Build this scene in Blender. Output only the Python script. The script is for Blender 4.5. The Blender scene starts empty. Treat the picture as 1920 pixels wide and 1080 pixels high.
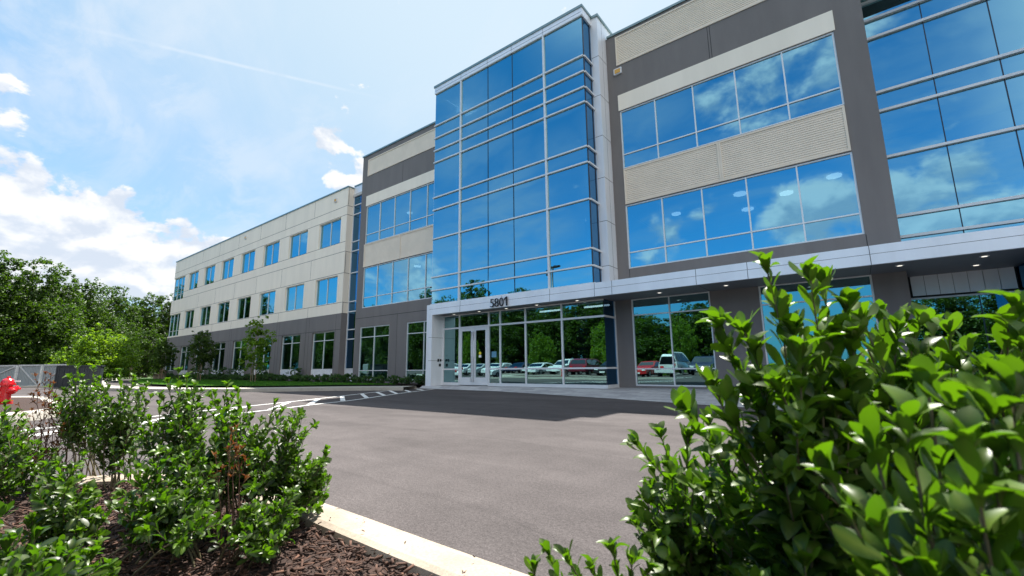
import bpy, bmesh, math, random
import numpy as np
from mathutils import Vector, Matrix
R = math.radians
PI = math.pi
scn = bpy.context.scene
COL = scn.collection

# ------------------------------------------------------------------ camera
F, YAW, PITCH, ROLL = 832.4, R(37.42), R(10.08), -R(0.61)      # focal length in pixels of a 1920 px wide frame
CAM = np.array([0.0, 0.0, 1.0])
fw = np.array([-math.sin(YAW)*math.cos(PITCH), math.cos(YAW)*math.cos(PITCH), math.sin(PITCH)])
r0 = np.array([math.cos(YAW), math.sin(YAW), 0.0]); u0 = np.cross(r0, fw)
rt = r0*math.cos(ROLL) + u0*math.sin(ROLL); up = -r0*math.sin(ROLL) + u0*math.cos(ROLL)
cd = bpy.data.cameras.new('camera'); cam = bpy.data.objects.new('camera', cd); COL.objects.link(cam)
cd.sensor_width = 36.0; cd.lens = F/1920*36; cd.clip_start = 0.02; cd.clip_end = 3000
cd.dof.use_dof = True; cd.dof.focus_distance = 10.0; cd.dof.aperture_fstop = 4.5
cam.matrix_world = Matrix(((rt[0], up[0], -fw[0], CAM[0]), (rt[1], up[1], -fw[1], CAM[1]), (rt[2], up[2], -fw[2], CAM[2]), (0, 0, 0, 1)))
scn.camera = cam
scn.render.resolution_x = 1024; scn.render.resolution_y = 576
def ray(px, py):                                   # direction with unit depth
    return fw + rt*(px-960)/F - up*(py-540)/F
def at(px, py, depth):
    return CAM + ray(px, py)*depth
def gnd(px, py, z=0.0):
    d = ray(px, py); return CAM + d*((z-CAM[2])/d[2])
def dirn(px, py, mirror=False):
    d = ray(px, py); d = d/np.linalg.norm(d)
    if mirror: d = d*np.array([1, -1, 1])
    return d

# ------------------------------------------------------------------ exposure, world, sun
scn.view_settings.view_transform = 'Standard'
try: scn.view_settings.look = 'None'
except Exception: pass
scn.view_settings.exposure = 1.5
scn.view_settings.gamma = 1.0
scn.render.engine = 'CYCLES'
SUN_EL, SUN_AZ = R(62.1), R(21.9)                  # azimuth from +Y towards -X
sun_dir = np.array([-math.sin(SUN_AZ)*math.cos(SUN_EL), math.cos(SUN_AZ)*math.cos(SUN_EL), math.sin(SUN_EL)])
sl = bpy.data.lights.new('sun', 'SUN'); sl.energy = 5.0; sl.angle = R(0.5); sl.color = (1.0, 0.955, 0.88)
so = bpy.data.objects.new('sun', sl); COL.objects.link(so)
so.rotation_euler = Vector(sun_dir).to_track_quat('Z', 'Y').to_euler()

class NT:
    """tiny node-tree helper"""
    def __init__(s, tree): s.t = tree; s.n = tree.nodes; s.l = tree.links
    def add(s, kind, **kw):
        n = s.n.new(kind)
        for k, v in kw.items():
            if k.startswith('i_'):
                key = k[2:]; key = int(key) if key.isdigit() else key.replace('_', ' ')
                s.put(n.inputs[key], v)
            else: setattr(n, k, v)
        return n
    def put(s, sock, v):
        if isinstance(v, bpy.types.NodeSocket): s.l.new(v, sock)
        elif v is not None: sock.default_value = v
    def math(s, op, a, b=None, c=None, clamp=False):
        n = s.n.new('ShaderNodeMath'); n.operation = op; n.use_clamp = clamp
        s.put(n.inputs[0], a); s.put(n.inputs[1], b); s.put(n.inputs[2], c); return n.outputs[0]
    def vmath(s, op, a, b=None):
        n = s.n.new('ShaderNodeVectorMath'); n.operation = op
        s.put(n.inputs[0], a); s.put(n.inputs[1], b)
        return n.outputs['Value'] if op in ('DOT_PRODUCT', 'LENGTH') else n.outputs[0]
    def ss(s, v, a, b, lo=0.0, hi=1.0):
        n = s.n.new('ShaderNodeMapRange'); n.interpolation_type = 'SMOOTHSTEP'
        s.put(n.inputs[0], v); s.put(n.inputs[1], a); s.put(n.inputs[2], b); n.inputs[3].default_value = lo; n.inputs[4].default_value = hi
        return n.outputs[0]
    def mix(s, f, a, b, mode='MIX'):
        n = s.n.new('ShaderNodeMix'); n.data_type = 'RGBA'; n.blend_type = mode
        s.put(n.inputs['Factor'], f); s.put(n.inputs[6], a); s.put(n.inputs[7], b); return n.outputs[2]
    def noise(s, vec, scale, detail=4, rough=0.55, dist=0.0):
        n = s.n.new('ShaderNodeTexNoise'); s.put(n.inputs['Vector'], vec)
        n.inputs['Scale'].default_value = scale; n.inputs['Detail'].default_value = detail
        n.inputs['Roughness'].default_value = rough; n.inputs['Distortion'].default_value = dist
        return n.outputs[0]

world = bpy.data.worlds.new('World'); scn.world = world; world.use_nodes = True
w = NT(world.node_tree)
for n in list(w.n): w.n.remove(n)
tc = w.add('ShaderNodeTexCoord'); D = w.vmath('NORMALIZE', tc.outputs['Generated'])
sky = w.add('ShaderNodeTexSky', sky_type='NISHITA', sun_disc=False, sun_elevation=SUN_EL, sun_rotation=-SUN_AZ)
sky.air_density = 1.0; sky.dust_density = 0.6; sky.ozone_density = 1.6
sep = w.add('ShaderNodeSeparateXYZ'); w.l.new(D, sep.inputs[0])
dx, dy, dz = sep.outputs
cs = w.vmath('DOT_PRODUCT', D, tuple(float(v) for v in sun_dir))
SKY_K = 0.10
base = w.vmath('SCALE', sky.outputs[0]); base.node.inputs['Scale'].default_value = 1.0
# summer haze in the upper air: paler towards the sun
veil = w.ss(cs, -0.15, 0.80, 0.10, 0.92)
base = w.mix(veil, sky.outputs[0], w.mix(w.ss(cs, .45, .92), (1.12, 2.12, 3.2, 1), (2.45, 3.0, 3.35, 1)))
low = w.ss(dz, 0.0, 0.22, 0.55, 0.0)
base = w.mix(low, base, (2.2, 2.75, 3.3, 1))
# cirrus: streaks on a flat sheet overhead
inv = w.math('DIVIDE', 1.0, w.math('ADD', w.math('MAXIMUM', dz, 0.0), 0.22))
pl = w.add('ShaderNodeCombineXYZ', i_0=w.math('MULTIPLY', dx, inv), i_1=w.math('MULTIPLY', w.math('MULTIPLY', dy, inv), 1.9), i_2=0.0).outputs[0]
c1 = w.noise(pl, 0.9, 7, 0.62, 0.9)
c2 = w.noise(pl, 3.2, 6, 0.6, 0.4)
cir = w.math('MULTIPLY', w.ss(c1, 0.45, 0.72), w.ss(c2, 0.25, 0.72, 0.35, 1.0))
def wisp(px, py, rad, amp):
    return w.math('MULTIPLY', lobe(px, py, rad, False, amp), w.ss(c2, 0.36, 0.66, 0.0, 1.0))
def lobe(px, py, rad, mir=False, amp=1.0):
    d = dirn(px, py, mir)
    t = w.vmath('DOT_PRODUCT', D, tuple(float(v) for v in d))
    return w.ss(t, math.cos(R(rad)), math.cos(R(rad*0.25)), 0.0, amp)
for q in ((190, 90, 13, .9), (90, 190, 7, .75), (330, 30, 9, .7), (430, 345, 9, .8), (250, 300, 10, .6), (560, 250, 8, .6)):
    cir = w.math('MAXIMUM', cir, wisp(*q))
for q in ((880, 260, 9, .7), (960, 400, 10, .8), (860, 470, 8, .8), (1060, 330, 7, .5), (1200, 250, 9, .6), (1750, 230, 10, .6), (740, 420, 8, .7), (1080, 60, 8, .5)):
    cir = w.math('MAXIMUM', cir, w.math('MULTIPLY', lobe(q[0], q[1], q[2], True, q[3]), w.ss(c2, 0.30, 0.70, 0.15, 1.0)))
base = w.mix(w.ss(dy, 0.1, -0.35), base, w.mix(1.0, base, (0.22, 0.72, 0.98, 1), 'MULTIPLY'))
base = w.mix(w.math('MULTIPLY', cir, 0.66), base, w.mix(w.ss(dy, 0.05, -0.4), (2.9, 3.2, 3.55, 1), (2.3, 2.9, 3.7, 1)))
# cumulus: banks at the places where the photograph (and the glass) shows them
def lobe(px, py, rad, mir=False, amp=1.0):
    d = dirn(px, py, mir)
    t = w.vmath('DOT_PRODUCT', D, tuple(float(v) for v in d))
    return w.ss(t, math.cos(R(rad)), math.cos(R(rad*0.25)), 0.0, amp)
lobes = [(15, 415, 9.5, False, 1.1), (90, 460, 9.5, False, 1.15), (190, 472, 8.5, False, 1.2), (300, 500, 7.5, False, 1.15), (380, 515, 5.5, False, 1.1), (655, 312, 7, False, 1.02), (615, 262, 3, False, .6), (30, 203, 4, False, .85), (298, 190, 1.6, False, .6), (110, 110, 5, False, .35),
         (1530, 415, 7.5, True, .95), (1740, 385, 8.5, True, .95), (1850, 370, 6.5, True, .75), (1240, 470, 5.5, True, .6), (1330, 430, 4, True, .6),
         (770, 520, 6, True, .85), (740, 545, 6, True, .8), (1690, 170, 7, True, .55), (1550, 100, 9, True, .5), (1400, 160, 10, True, .5), (630, 430, 5, True, .6), (880, 500, 5, True, .6)]
acc = None
for L in lobes:
    v = lobe(*L); acc = v if acc is None else w.math('MAXIMUM', acc, v)
Ds = w.add('ShaderNodeMapping', i_Vector=D, i_Scale=(1, 1, 1.5)).outputs[0]
n1 = w.noise(Ds, 7.5, 9, 0.55, 0.15)
n2 = w.noise(Ds, 17.0, 6, 0.55, 0.2)
body = w.math('ADD', w.math('MULTIPLY', n1, 1.7), w.math('MULTIPLY', n2, 0.22))
dens = w.math('ADD', body, w.math('MULTIPLY', acc, 0.50))
cumS = w.ss(dens, 1.27, 1.36); cumM = w.ss(dens, 1.20, 1.50, 0.0, 0.85); mir_ = w.ss(dy, 0.05, -0.25)
cum = w.math('ADD', w.math('MULTIPLY', cumS, w.math('SUBTRACT', 1.0, mir_)), w.math('MULTIPLY', cumM, mir_))
shade_n = w.noise(w.add('ShaderNodeMapping', i_Vector=Ds, i_Location=(0.0, 0.0, 0.03)).outputs[0], 7.5, 6, 0.5, 0.15)
lit = w.ss(w.math('SUBTRACT', shade_n, n1), -0.10, 0.07, 1.0, 0.0)
away = w.ss(dy, 0.05, -0.45)          # clouds opposite the sun are lit full on
ccol = w.mix(lit, w.mix(away, (2.6, 2.85, 3.25, 1), (2.6, 3.0, 3.6, 1)), w.mix(away, (4.0, 3.95, 3.9, 1), (4.9, 4.9, 5.0, 1)))
base = w.mix(w.math('MULTIPLY', cum, 0.93), base, ccol)
# vapour trail: a thin great circle between two points of the sky
a = dirn(40, 25); b = dirn(745, 192); nrm = np.cross(a, b); nrm /= np.linalg.norm(nrm); mid = (a+b); mid /= np.linalg.norm(mid)
wob = w.math('MULTIPLY', w.math('SUBTRACT', w.noise(D, 9, 3), 0.5), 0.004)
off = w.math('ABSOLUTE', w.math('ADD', w.vmath('DOT_PRODUCT', D, tuple(map(float, nrm))), wob))
along = w.ss(w.vmath('DOT_PRODUCT', D, tuple(map(float, mid))), float(a@mid), float(a@mid)+0.07)
tr = w.math('MULTIPLY', w.ss(off, 0.0, 0.0045, 1.0, 0.0), w.math('MULTIPLY', along, w.ss(w.noise(D, 22, 3), 0.3, 0.6, 0.25, 0.75)))
base = w.mix(tr, base, (3.3, 3.5, 3.7, 1))
# extra bright cloud outside the frame, added as fill light for the shaded facade
def fill_lobe(v, r0_, r1_):
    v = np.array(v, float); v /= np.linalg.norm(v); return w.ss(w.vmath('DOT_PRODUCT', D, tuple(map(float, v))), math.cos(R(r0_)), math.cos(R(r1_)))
fill_m = w.math('MAXIMUM', fill_lobe((0,-.42,.9), 34, 18), fill_lobe((.8,-.55,.35), 44, 26))
base = w.mix(w.math('MULTIPLY', fill_m, w.ss(n1, .3, .55, .45, 1.0)), base, (6.0, 5.9, 5.8, 1))
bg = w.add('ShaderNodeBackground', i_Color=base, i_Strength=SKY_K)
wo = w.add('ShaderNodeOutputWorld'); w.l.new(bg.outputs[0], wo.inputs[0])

# ------------------------------------------------------------------ materials
def new_mat(name):
    m = bpy.data.materials.new(name); m.use_nodes = True
    t = NT(m.node_tree)
    for n in list(t.n): t.n.remove(n)
    out = t.add('ShaderNodeOutputMaterial'); p = t.add('ShaderNodeBsdfPrincipled'); t.l.new(p.outputs[0], out.inputs[0])
    t.p = p; t.out = out
    return m, t
def rgb(c): return (c[0], c[1], c[2], 1.0)
def surf(name, col, rough=0.6, metal=0.0, var=0.12, scale=3.0, bump=0.0, bscale=60.0, spec=0.5, streak=False):
    m, t = new_mat(name)
    g = t.add('ShaderNodeNewGeometry'); pos = g.outputs['Position']
    if streak: pos = t.add('ShaderNodeMapping', i_Vector=pos, i_Scale=(1.6, 1.6, 0.25)).outputs[0]
    n = t.noise(pos, scale, 6, 0.6)
    k = t.ss(n, 0.25, 0.75, 1-var, 1+var)
    v = t.add('ShaderNodeVectorMath', operation='SCALE'); v.inputs[0].default_value = col[:3]; t.l.new(k, v.inputs['Scale'])
    t.l.new(v.outputs[0], t.p.inputs['Base Color'])
    t.p.inputs['Roughness'].default_value = rough; t.p.inputs['Metallic'].default_value = metal
    t.p.inputs['Specular IOR Level'].default_value = spec
    if bump:
        bn = t.add('ShaderNodeBump', i_Height=t.noise(g.outputs['Position'], bscale, 4, 0.6), i_Distance=bump, i_Strength=1.0)
        t.l.new(bn.outputs[0], t.p.inputs['Normal'])
    return m
M = {}
M['grey'] = surf('grey_stucco', (0.158, 0.146, 0.142), 0.85, var=0.08, scale=1.1, bump=0.002, bscale=90, streak=True)
M['taupe'] = surf('taupe_stucco', (0.12, 0.112, 0.108), 0.85, var=0.08, scale=1.1, bump=0.002, bscale=90, streak=True)
M['beige'] = surf('pale_precast', (0.77, 0.705, 0.60), 0.8, var=0.045, scale=0.8, bump=0.001, bscale=70, streak=True)
M['tan'] = surf('tan_siding', (0.66, 0.58, 0.475), 0.65, var=0.05, scale=1.5)
M['alu'] = surf('white_aluminium', (0.64, 0.66, 0.68), 0.4, metal=0.15, var=0.03)
M['panel'] = surf('silver_metal_panel', (0.76, 0.78, 0.82), 0.42, metal=0.25, var=0.06, scale=0.8, streak=True)
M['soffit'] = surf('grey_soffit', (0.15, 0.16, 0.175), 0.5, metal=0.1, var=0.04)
M['soffit_l'] = surf('galvanised_frame', (0.45,0.47,0.48), 0.5)
M['joint'] = surf('dark_joint', (0.035, 0.035, 0.037), 0.9)
M['mull'] = surf('dark_mullion', (0.008, 0.012, 0.028), 0.4)
M['coping'] = surf('green_grey_coping', (0.20, 0.28, 0.29), 0.4, metal=0.4, var=0.05)
M['roof'] = surf('roof_membrane', (0.45, 0.45, 0.44), 0.9)
M['inner'] = surf('interior_grey', (0.10, 0.11, 0.12), 0.9)
M['ceil'] = surf('interior_ceiling', (0.35, 0.36, 0.37), 0.9)
M['white_sill'] = surf('white_sill_panel', (0.68, 0.68, 0.70), 0.6)
M['digit'] = surf('dark_bronze', (0.035, 0.033, 0.035), 0.35, metal=0.6)
M['black'] = surf('black_plastic', (0.012, 0.012, 0.013), 0.4)
M['rubber'] = surf('tyre_rubber', (0.015, 0.015, 0.016), 0.8)
M['steel'] = surf('brushed_steel', (0.55, 0.56, 0.58), 0.3, metal=0.9)
M['yellow'] = surf('yellow_enamel', (0.75, 0.60, 0.03), 0.4)
M['orange'] = surf('amber_lens', (0.62, 0.34, 0.06), 0.35)
M['white'] = surf('white_paint', (0.78, 0.78, 0.76), 0.6, var=0.04)
M['fence'] = surf('grey_white_fence', (0.29, 0.325, 0.34), 0.5, metal=0.1, var=0.06)
M['dark_green'] = surf('dark_container_paint', (0.010, 0.016, 0.022), 0.5, var=0.15)
M['red'] = surf('red_enamel', (0.62, 0.006, 0.012), 0.22, var=0.06, spec=0.7)
M['bark'] = surf('bark', (0.085, 0.062, 0.045), 0.95, var=0.3, scale=9, bump=0.01, bscale=25)
M['paleb'] = surf('pale_bark', (0.24, 0.20, 0.16), 0.9, var=0.2, scale=9)
M['stem'] = surf('green_brown_stem', (0.09, 0.075, 0.035), 0.7, var=0.3, scale=20)
M['drystem'] = surf('dry_brown_stem', (0.10, 0.045, 0.028), 0.85, var=0.3, scale=20)
M['wood'] = surf('weathered_wood', (0.25, 0.17, 0.11), 0.8, var=0.2)
M['lens'] = surf('lamp_lens', (0.8, 0.8, 0.78), 0.3)

def emis(name, col, s):
    m, t = new_mat(name); t.p.inputs['Base Color'].default_value = rgb(col)
    t.p.inputs['Emission Color'].default_value = rgb(col); t.p.inputs['Emission Strength'].default_value = s
    return m
M['lit'] = emis('lit_ceiling_lamp', (1.0, 0.97, 0.92), 1.1)
M['downlit'] = emis('lit_downlight', (1.0, 0.93, 0.8), 0.5)

def glass_mat(name, tint, refl, through, rough=0.0, wave=0.006):
    m, t = new_mat(name); t.n.remove(t.p)
    g = t.add('ShaderNodeNewGeometry')
    nb = t.noise(t.add('ShaderNodeMapping', i_Vector=g.outputs['Position'], i_Scale=(1, 1, 0.8)).outputs[0], 0.55, 1, 0.3)
    b = t.add('ShaderNodeBump', i_Height=nb, i_Distance=wave, i_Strength=1.0)
    gl = t.add('ShaderNodeBsdfAnisotropic' if False else 'ShaderNodeBsdfGlossy', i_Color=rgb(tint), i_Roughness=rough, i_Normal=b.outputs[0])
    tr = t.add('ShaderNodeBsdfTransparent', i_Color=rgb(through))
    mx = t.add('ShaderNodeMixShader', i_0=refl); t.l.new(tr.outputs[0], mx.inputs[1]); t.l.new(gl.outputs[0], mx.inputs[2])
    t.l.new(mx.outputs[0], t.out.inputs[0]); return m
M['glass'] = glass_mat('blue_reflective_glass', (0.23, 0.47, 0.56), 0.87, (0.35, 0.62, 0.75))
M['glass_low'] = glass_mat('green_blue_glass', (0.30, 0.53, 0.56), 0.56, (0.22, 0.38, 0.44), wave=0.0060)
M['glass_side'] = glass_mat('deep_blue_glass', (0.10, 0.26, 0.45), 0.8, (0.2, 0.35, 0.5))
M['car_glass'] = glass_mat('car_window', (0.30, 0.36, 0.40), 0.6, (0.05, 0.06, 0.07), wave=0.0)

def leaf_mat(name, top, young, trans, rough=0.3, spec=0.6, tw=0.35):
    m, t = new_mat(name)
    at_ = t.add('ShaderNodeAttribute', attribute_name='tint')
    sp = t.add('ShaderNodeSeparateColor'); t.l.new(at_.outputs['Color'], sp.inputs[0])
    col = t.mix(sp.outputs[1], rgb(top), rgb(young))
    col = t.mix(t.math('MULTIPLY', sp.outputs[2], 0.55), col, (0.16, 0.20, 0.03, 1))
    k = t.math('MULTIPLY_ADD', sp.outputs[0], 1.2, 0.4)
    v = t.add('ShaderNodeVectorMath', operation='SCALE'); t.l.new(col, v.inputs[0]); t.l.new(k, v.inputs['Scale'])
    t.l.new(v.outputs[0], t.p.inputs['Base Color'])
    t.p.inputs['Roughness'].default_value = rough; t.p.inputs['Specular IOR Level'].default_value = spec
    tr = t.add('ShaderNodeBsdfTranslucent')
    tcol = t.mix(sp.outputs[1], rgb(trans), (min(1, trans[0]*1.7), min(1, trans[1]*1.35), trans[2], 1)); t.l.new(tcol, tr.inputs[0])
    mx = t.add('ShaderNodeMixShader', i_0=tw); t.l.new(t.p.outputs[0], mx.inputs[1]); t.l.new(tr.outputs[0], mx.inputs[2])
    t.l.new(mx.outputs[0], t.out.inputs[0]); return m
M['holly'] = leaf_mat('shrub_leaf', (0.0045, 0.019, 0.006), (0.060, 0.120, 0.009), (0.082, 0.235, 0.004), 0.40, 0.36, 0.31)
M['dryleaf'] = leaf_mat('dry_leaf', (0.055, 0.018, 0.010), (0.14, 0.05, 0.018), (0.16, 0.045, 0.012), 0.7, 0.2, 0.3)
M['crown'] = leaf_mat('tree_leaf', (0.008, 0.024, 0.004), (0.050, 0.094, 0.007), (0.062, 0.155, 0.005), 0.55, 0.3, 0.34)
M['crown_light'] = leaf_mat('light_tree_leaf', (0.05, 0.11, 0.010), (0.10, 0.19, 0.012), (0.18, 0.36, 0.010), 0.5, 0.3, 0.42)
M['box'] = leaf_mat('boxwood_leaf', (0.018, 0.052, 0.014), (0.05, 0.11, 0.016), (0.06, 0.2, 0.01), 0.4, 0.4, 0.3)
M['grassb'] = leaf_mat('grass_blade', (0.028, 0.10, 0.010), (0.06, 0.17, 0.012), (0.08, 0.28, 0.01), 0.6, 0.3, 0.35)

def asphalt():
    m, t = new_mat('asphalt'); g = t.add('ShaderNodeNewGeometry').outputs['Position']
    big = t.noise(t.add('ShaderNodeMapping', i_Vector=g, i_Rotation=(0, 0, 0.5), i_Scale=(0.35, 1.2, 1)).outputs[0], 0.55, 5, 0.6, 0.6)
    mid = t.noise(g, 2.6, 5, 0.6)
    fine = t.noise(g, 95, 3, 0.7)
    grit = t.noise(g, 34, 4, 0.75)
    # roller laps: long curved seams between passes
    sx = t.add('ShaderNodeSeparateXYZ'); t.l.new(g, sx.inputs[0])
    lap = t.math('ADD', t.math('MULTIPLY', sx.outputs[1], 0.42), t.math('MULTIPLY', t.math('SINE', t.math('MULTIPLY', sx.outputs[0], 0.30)), 0.22))
    lap = t.math('ADD', lap, t.math('MULTIPLY', t.noise(g, 0.5, 2), 0.20))
    fr = t.math('FRACT', lap)
    lapk = t.math('ADD', t.ss(fr, 0.0, 0.05, 0.86, 1.03), t.ss(fr, 0.1, 1.0, 0.0, -0.10))
    k = t.math('MULTIPLY', t.ss(big, 0.3, 0.72, 0.80, 1.17), t.ss(mid, 0.25, 0.75, 0.90, 1.09))
    k = t.math('MULTIPLY', t.math('MULTIPLY', k, lapk), t.math('MULTIPLY', t.ss(fine, 0.3, 0.7, 0.66, 1.34), t.ss(grit, 0.30, 0.7, 0.80, 1.2)))
    v = t.add('ShaderNodeVectorMath', operation='SCALE'); v.inputs[0].default_value = (0.0745, 0.0655, 0.0650); t.l.new(k, v.inputs['Scale'])
    t.l.new(v.outputs[0], t.p.inputs['Base Color']); t.p.inputs['Roughness'].default_value = 0.92
    t.p.inputs['Specular IOR Level'].default_value = 0.15
    bn = t.add('ShaderNodeBump', i_Height=t.math('ADD', t.math('MULTIPLY', fine, 0.6), grit), i_Distance=0.006, i_Strength=0.7); t.l.new(bn.outputs[0], t.p.inputs['Normal'])
    return m
M['asphalt'] = asphalt()
def concrete(name, col, stain=0.16):
    m, t = new_mat(name); g = t.add('ShaderNodeNewGeometry').outputs['Position']
    n = t.noise(g, 1.3, 7, 0.65, 0.4); f = t.noise(g, 70, 3, 0.7); s_ = t.noise(g, 7, 5, 0.7)
    k = t.math('MULTIPLY', t.ss(n, 0.3, 0.7, 1-stain, 1+stain*0.6), t.math('MULTIPLY', t.ss(f, 0.3, 0.7, 0.86, 1.1), t.ss(s_, 0.25, 0.5, 0.82, 1.0)))
    v = t.add('ShaderNodeVectorMath', operation='SCALE'); v.inputs[0].default_value = col; t.l.new(k, v.inputs['Scale'])
    t.l.new(v.outputs[0], t.p.inputs['Base Color']); t.p.inputs['Roughness'].default_value = 0.85
    bn = t.add('ShaderNodeBump', i_Height=f, i_Distance=0.003, i_Strength=0.6); t.l.new(bn.outputs[0], t.p.inputs['Normal'])
    return m
M['concrete'] = concrete('concrete', (0.32, 0.265, 0.205), 0.25)
M['walk'] = concrete('pale_concrete', (0.36, 0.335, 0.29), 0.12)
def pavers():
    m, t = new_mat('pavers'); g = t.add('ShaderNodeNewGeometry').outputs['Position']
    mp = t.add('ShaderNodeMapping', i_Vector=g, i_Rotation=(0, 0, 0.0), i_Scale=(1, 1, 0)).outputs[0]
    b = t.add('ShaderNodeTexBrick', i_Vector=mp, i_Color1=(0.40, 0.40, 0.405, 1), i_Color2=(0.27, 0.27, 0.28, 1), i_Mortar=(0.2, 0.2, 0.2, 1), i_Scale=1.0)
    b.inputs['Brick Width'].default_value = 0.6; b.inputs['Row Height'].default_value = 0.3; b.inputs['Mortar Size'].default_value = 0.006
    k = t.ss(t.noise(g, 5, 5), 0.3, 0.7, 0.9, 1.08)
    v = t.add('ShaderNodeVectorMath', operation='SCALE'); t.l.new(b.outputs[0], v.inputs[0]); t.l.new(k, v.inputs['Scale'])
    t.l.new(v.outputs[0], t.p.inputs['Base Color']); t.p.inputs['Roughness'].default_value = 0.8
    return m
M['pavers'] = pavers()
M['mulchbase'] = surf('mulch_soil', (0.032, 0.016, 0.011), 1.0, var=0.5, scale=18, bump=0.02, bscale=30)
def chipmat():
    m, t = new_mat('bark_chips')
    at_ = t.add('ShaderNodeAttribute', attribute_name='tint'); sp = t.add('ShaderNodeSeparateColor'); t.l.new(at_.outputs['Color'], sp.inputs[0])
    col = t.mix(sp.outputs[0], (0.020, 0.009, 0.006, 1), (0.125, 0.058, 0.034, 1)); t.l.new(col, t.p.inputs['Base Color'])
    t.p.inputs['Roughness'].default_value = 0.9; return m
M['chips'] = chipmat()
M['lawn'] = surf('lawn_soil', (0.030, 0.075, 0.012), 1.0, var=0.3, scale=2.5, bump=0.03, bscale=30)
M['terrain'] = surf('rough_ground', (0.05, 0.075, 0.022), 1.0, var=0.35, scale=0.6)
M['stripe'] = surf('white_road_paint', (0.62, 0.62, 0.60), 0.7, var=0.10, scale=7)

# ------------------------------------------------------------------ mesh helpers
class MB:
    def __init__(s): s.v = []; s.f = []; s.m = []
    def quad(s, *pts, m=0):
        i = len(s.v); s.v += [tuple(p) for p in pts]; s.f.append(tuple(range(i, i+len(pts)))); s.m.append(m)
    def box(s, x0, x1, y0, y1, z0, z1, m=0):
        i = len(s.v)
        s.v += [(x0,y0,z0),(x1,y0,z0),(x1,y1,z0),(x0,y1,z0),(x0,y0,z1),(x1,y0,z1),(x1,y1,z1),(x0,y1,z1)]
        for q in ((0,3,2,1),(4,5,6,7),(0,1,5,4),(1,2,6,5),(2,3,7,6),(3,0,4,7)): s.f.append(tuple(i+k for k in q)); s.m.append(m)
    def bar(s, a, b, wd, th=None, upv=(0,0,1), m=0):
        a = Vector(a); b = Vector(b); th = wd if th is None else th
        d = (b-a).normalized(); sd = d.cross(Vector(upv))
        if sd.length < 1e-4: sd = d.cross(Vector((1,0,0)))
        sd.normalize(); n = sd.cross(d); i = len(s.v)
        for p in (a, b):
            for q, r_ in ((-1,-1),(1,-1),(1,1),(-1,1)): s.v.append(tuple(p + sd*q*wd/2 + n*r_*th/2))
        for q in ((3,2,1,0),(4,5,6,7),(0,1,5,4),(1,2,6,5),(2,3,7,6),(3,0,4,7)): s.f.append(tuple(i+k for k in q)); s.m.append(m)
    def tube(s, pts, rad, n=8, m=0, cap=True):
        pts = [Vector(p) for p in pts]; rings = []
        rad = rad if isinstance(rad, (list, tuple)) else [rad]*len(pts)
        for k, p in enumerate(pts):
            d = (pts[min(k+1, len(pts)-1)] - pts[max(k-1, 0)]).normalized()
            sd = d.cross(Vector((0,0,1)));
            if sd.length < 1e-3: sd = d.cross(Vector((1,0,0)))
            sd.normalize(); n2 = sd.cross(d); i = len(s.v)
            for j in range(n):
                t = 2*PI*j/n; s.v.append(tuple(p + (sd*math.cos(t) + n2*math.sin(t))*rad[k]))
            rings.append(i)
        for a_, b_ in zip(rings, rings[1:]):
            for j in range(n): s.f.append((a_+j, a_+(j+1)%n, b_+(j+1)%n, b_+j)); s.m.append(m)
        if cap:
            s.f.append(tuple(rings[0]+j for j in reversed(range(n)))); s.m.append(m)
            s.f.append(tuple(rings[-1]+j for j in range(n))); s.m.append(m)
    def lathe(s, prof, o=(0,0,0), ax='z', n=20, m=0):
        rings = []
        for r_, h in prof:
            i = len(s.v)
            for j in range(n):
                t = 2*PI*j/n; c, d = r_*math.cos(t), r_*math.sin(t)
                p = (c, d, h) if ax == 'z' else ((h, c, d) if ax == 'x' else (c, h, d))
                s.v.append((p[0]+o[0], p[1]+o[1], p[2]+o[2]))
            rings.append(i)
        for a_, b_ in zip(rings, rings[1:]):
            for j in range(n): s.f.append((a_+j, a_+(j+1)%n, b_+(j+1)%n, b_+j)); s.m.append(m)
        s.f.append(tuple(rings[0]+j for j in reversed(range(n)))); s.m.append(m)
        s.f.append(tuple(rings[-1]+j for j in range(n))); s.m.append(m)
    def poly(s, pts, z, m=0): s.quad(*[(p[0], p[1], z if len(p) < 3 else p[2]) for p in pts], m=m)
    def build(s, name, mats, parent=None, smooth=False, bevel=0.0):
        me = bpy.data.meshes.new(name); me.from_pydata(s.v, [], s.f)
        mats = mats if isinstance(mats, (list, tuple)) else [mats]
        for q in mats: me.materials.append(q)
        me.polygons.foreach_set('material_index', s.m)
        if smooth: me.polygons.foreach_set('use_smooth', [True]*len(s.f))
        me.update(); o = bpy.data.objects.new(name, me); COL.objects.link(o)
        if parent:
            o.parent = parent
            off = Vector(parent.get('_o', (0,0,0)))
            if off.length: me.transform(Matrix.Translation(-off))
        if bevel:
            md = o.modifiers.new('bevel', 'BEVEL'); md.width = bevel; md.segments = 2; md.limit_method = 'ANGLE'
        return o
def tag(o, label=None, cat=None, group=None, kind=None):
    if label: o['label'] = label
    if cat: o['category'] = cat
    if group: o['group'] = group
    if kind: o['kind'] = kind
    return o
def empty(name, loc=(0,0,0), label=None, cat=None, group=None):
    o = bpy.data.objects.new(name, None); COL.objects.link(o); o.location = loc; o.empty_display_size = 0.3
    return tag(o, label, cat, group)
def copy_tree(o, parent=None):
    c = o.copy(); COL.objects.link(c); c.parent = parent
    for ch in list(o.children): copy_tree(ch, c)
    return c
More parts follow.
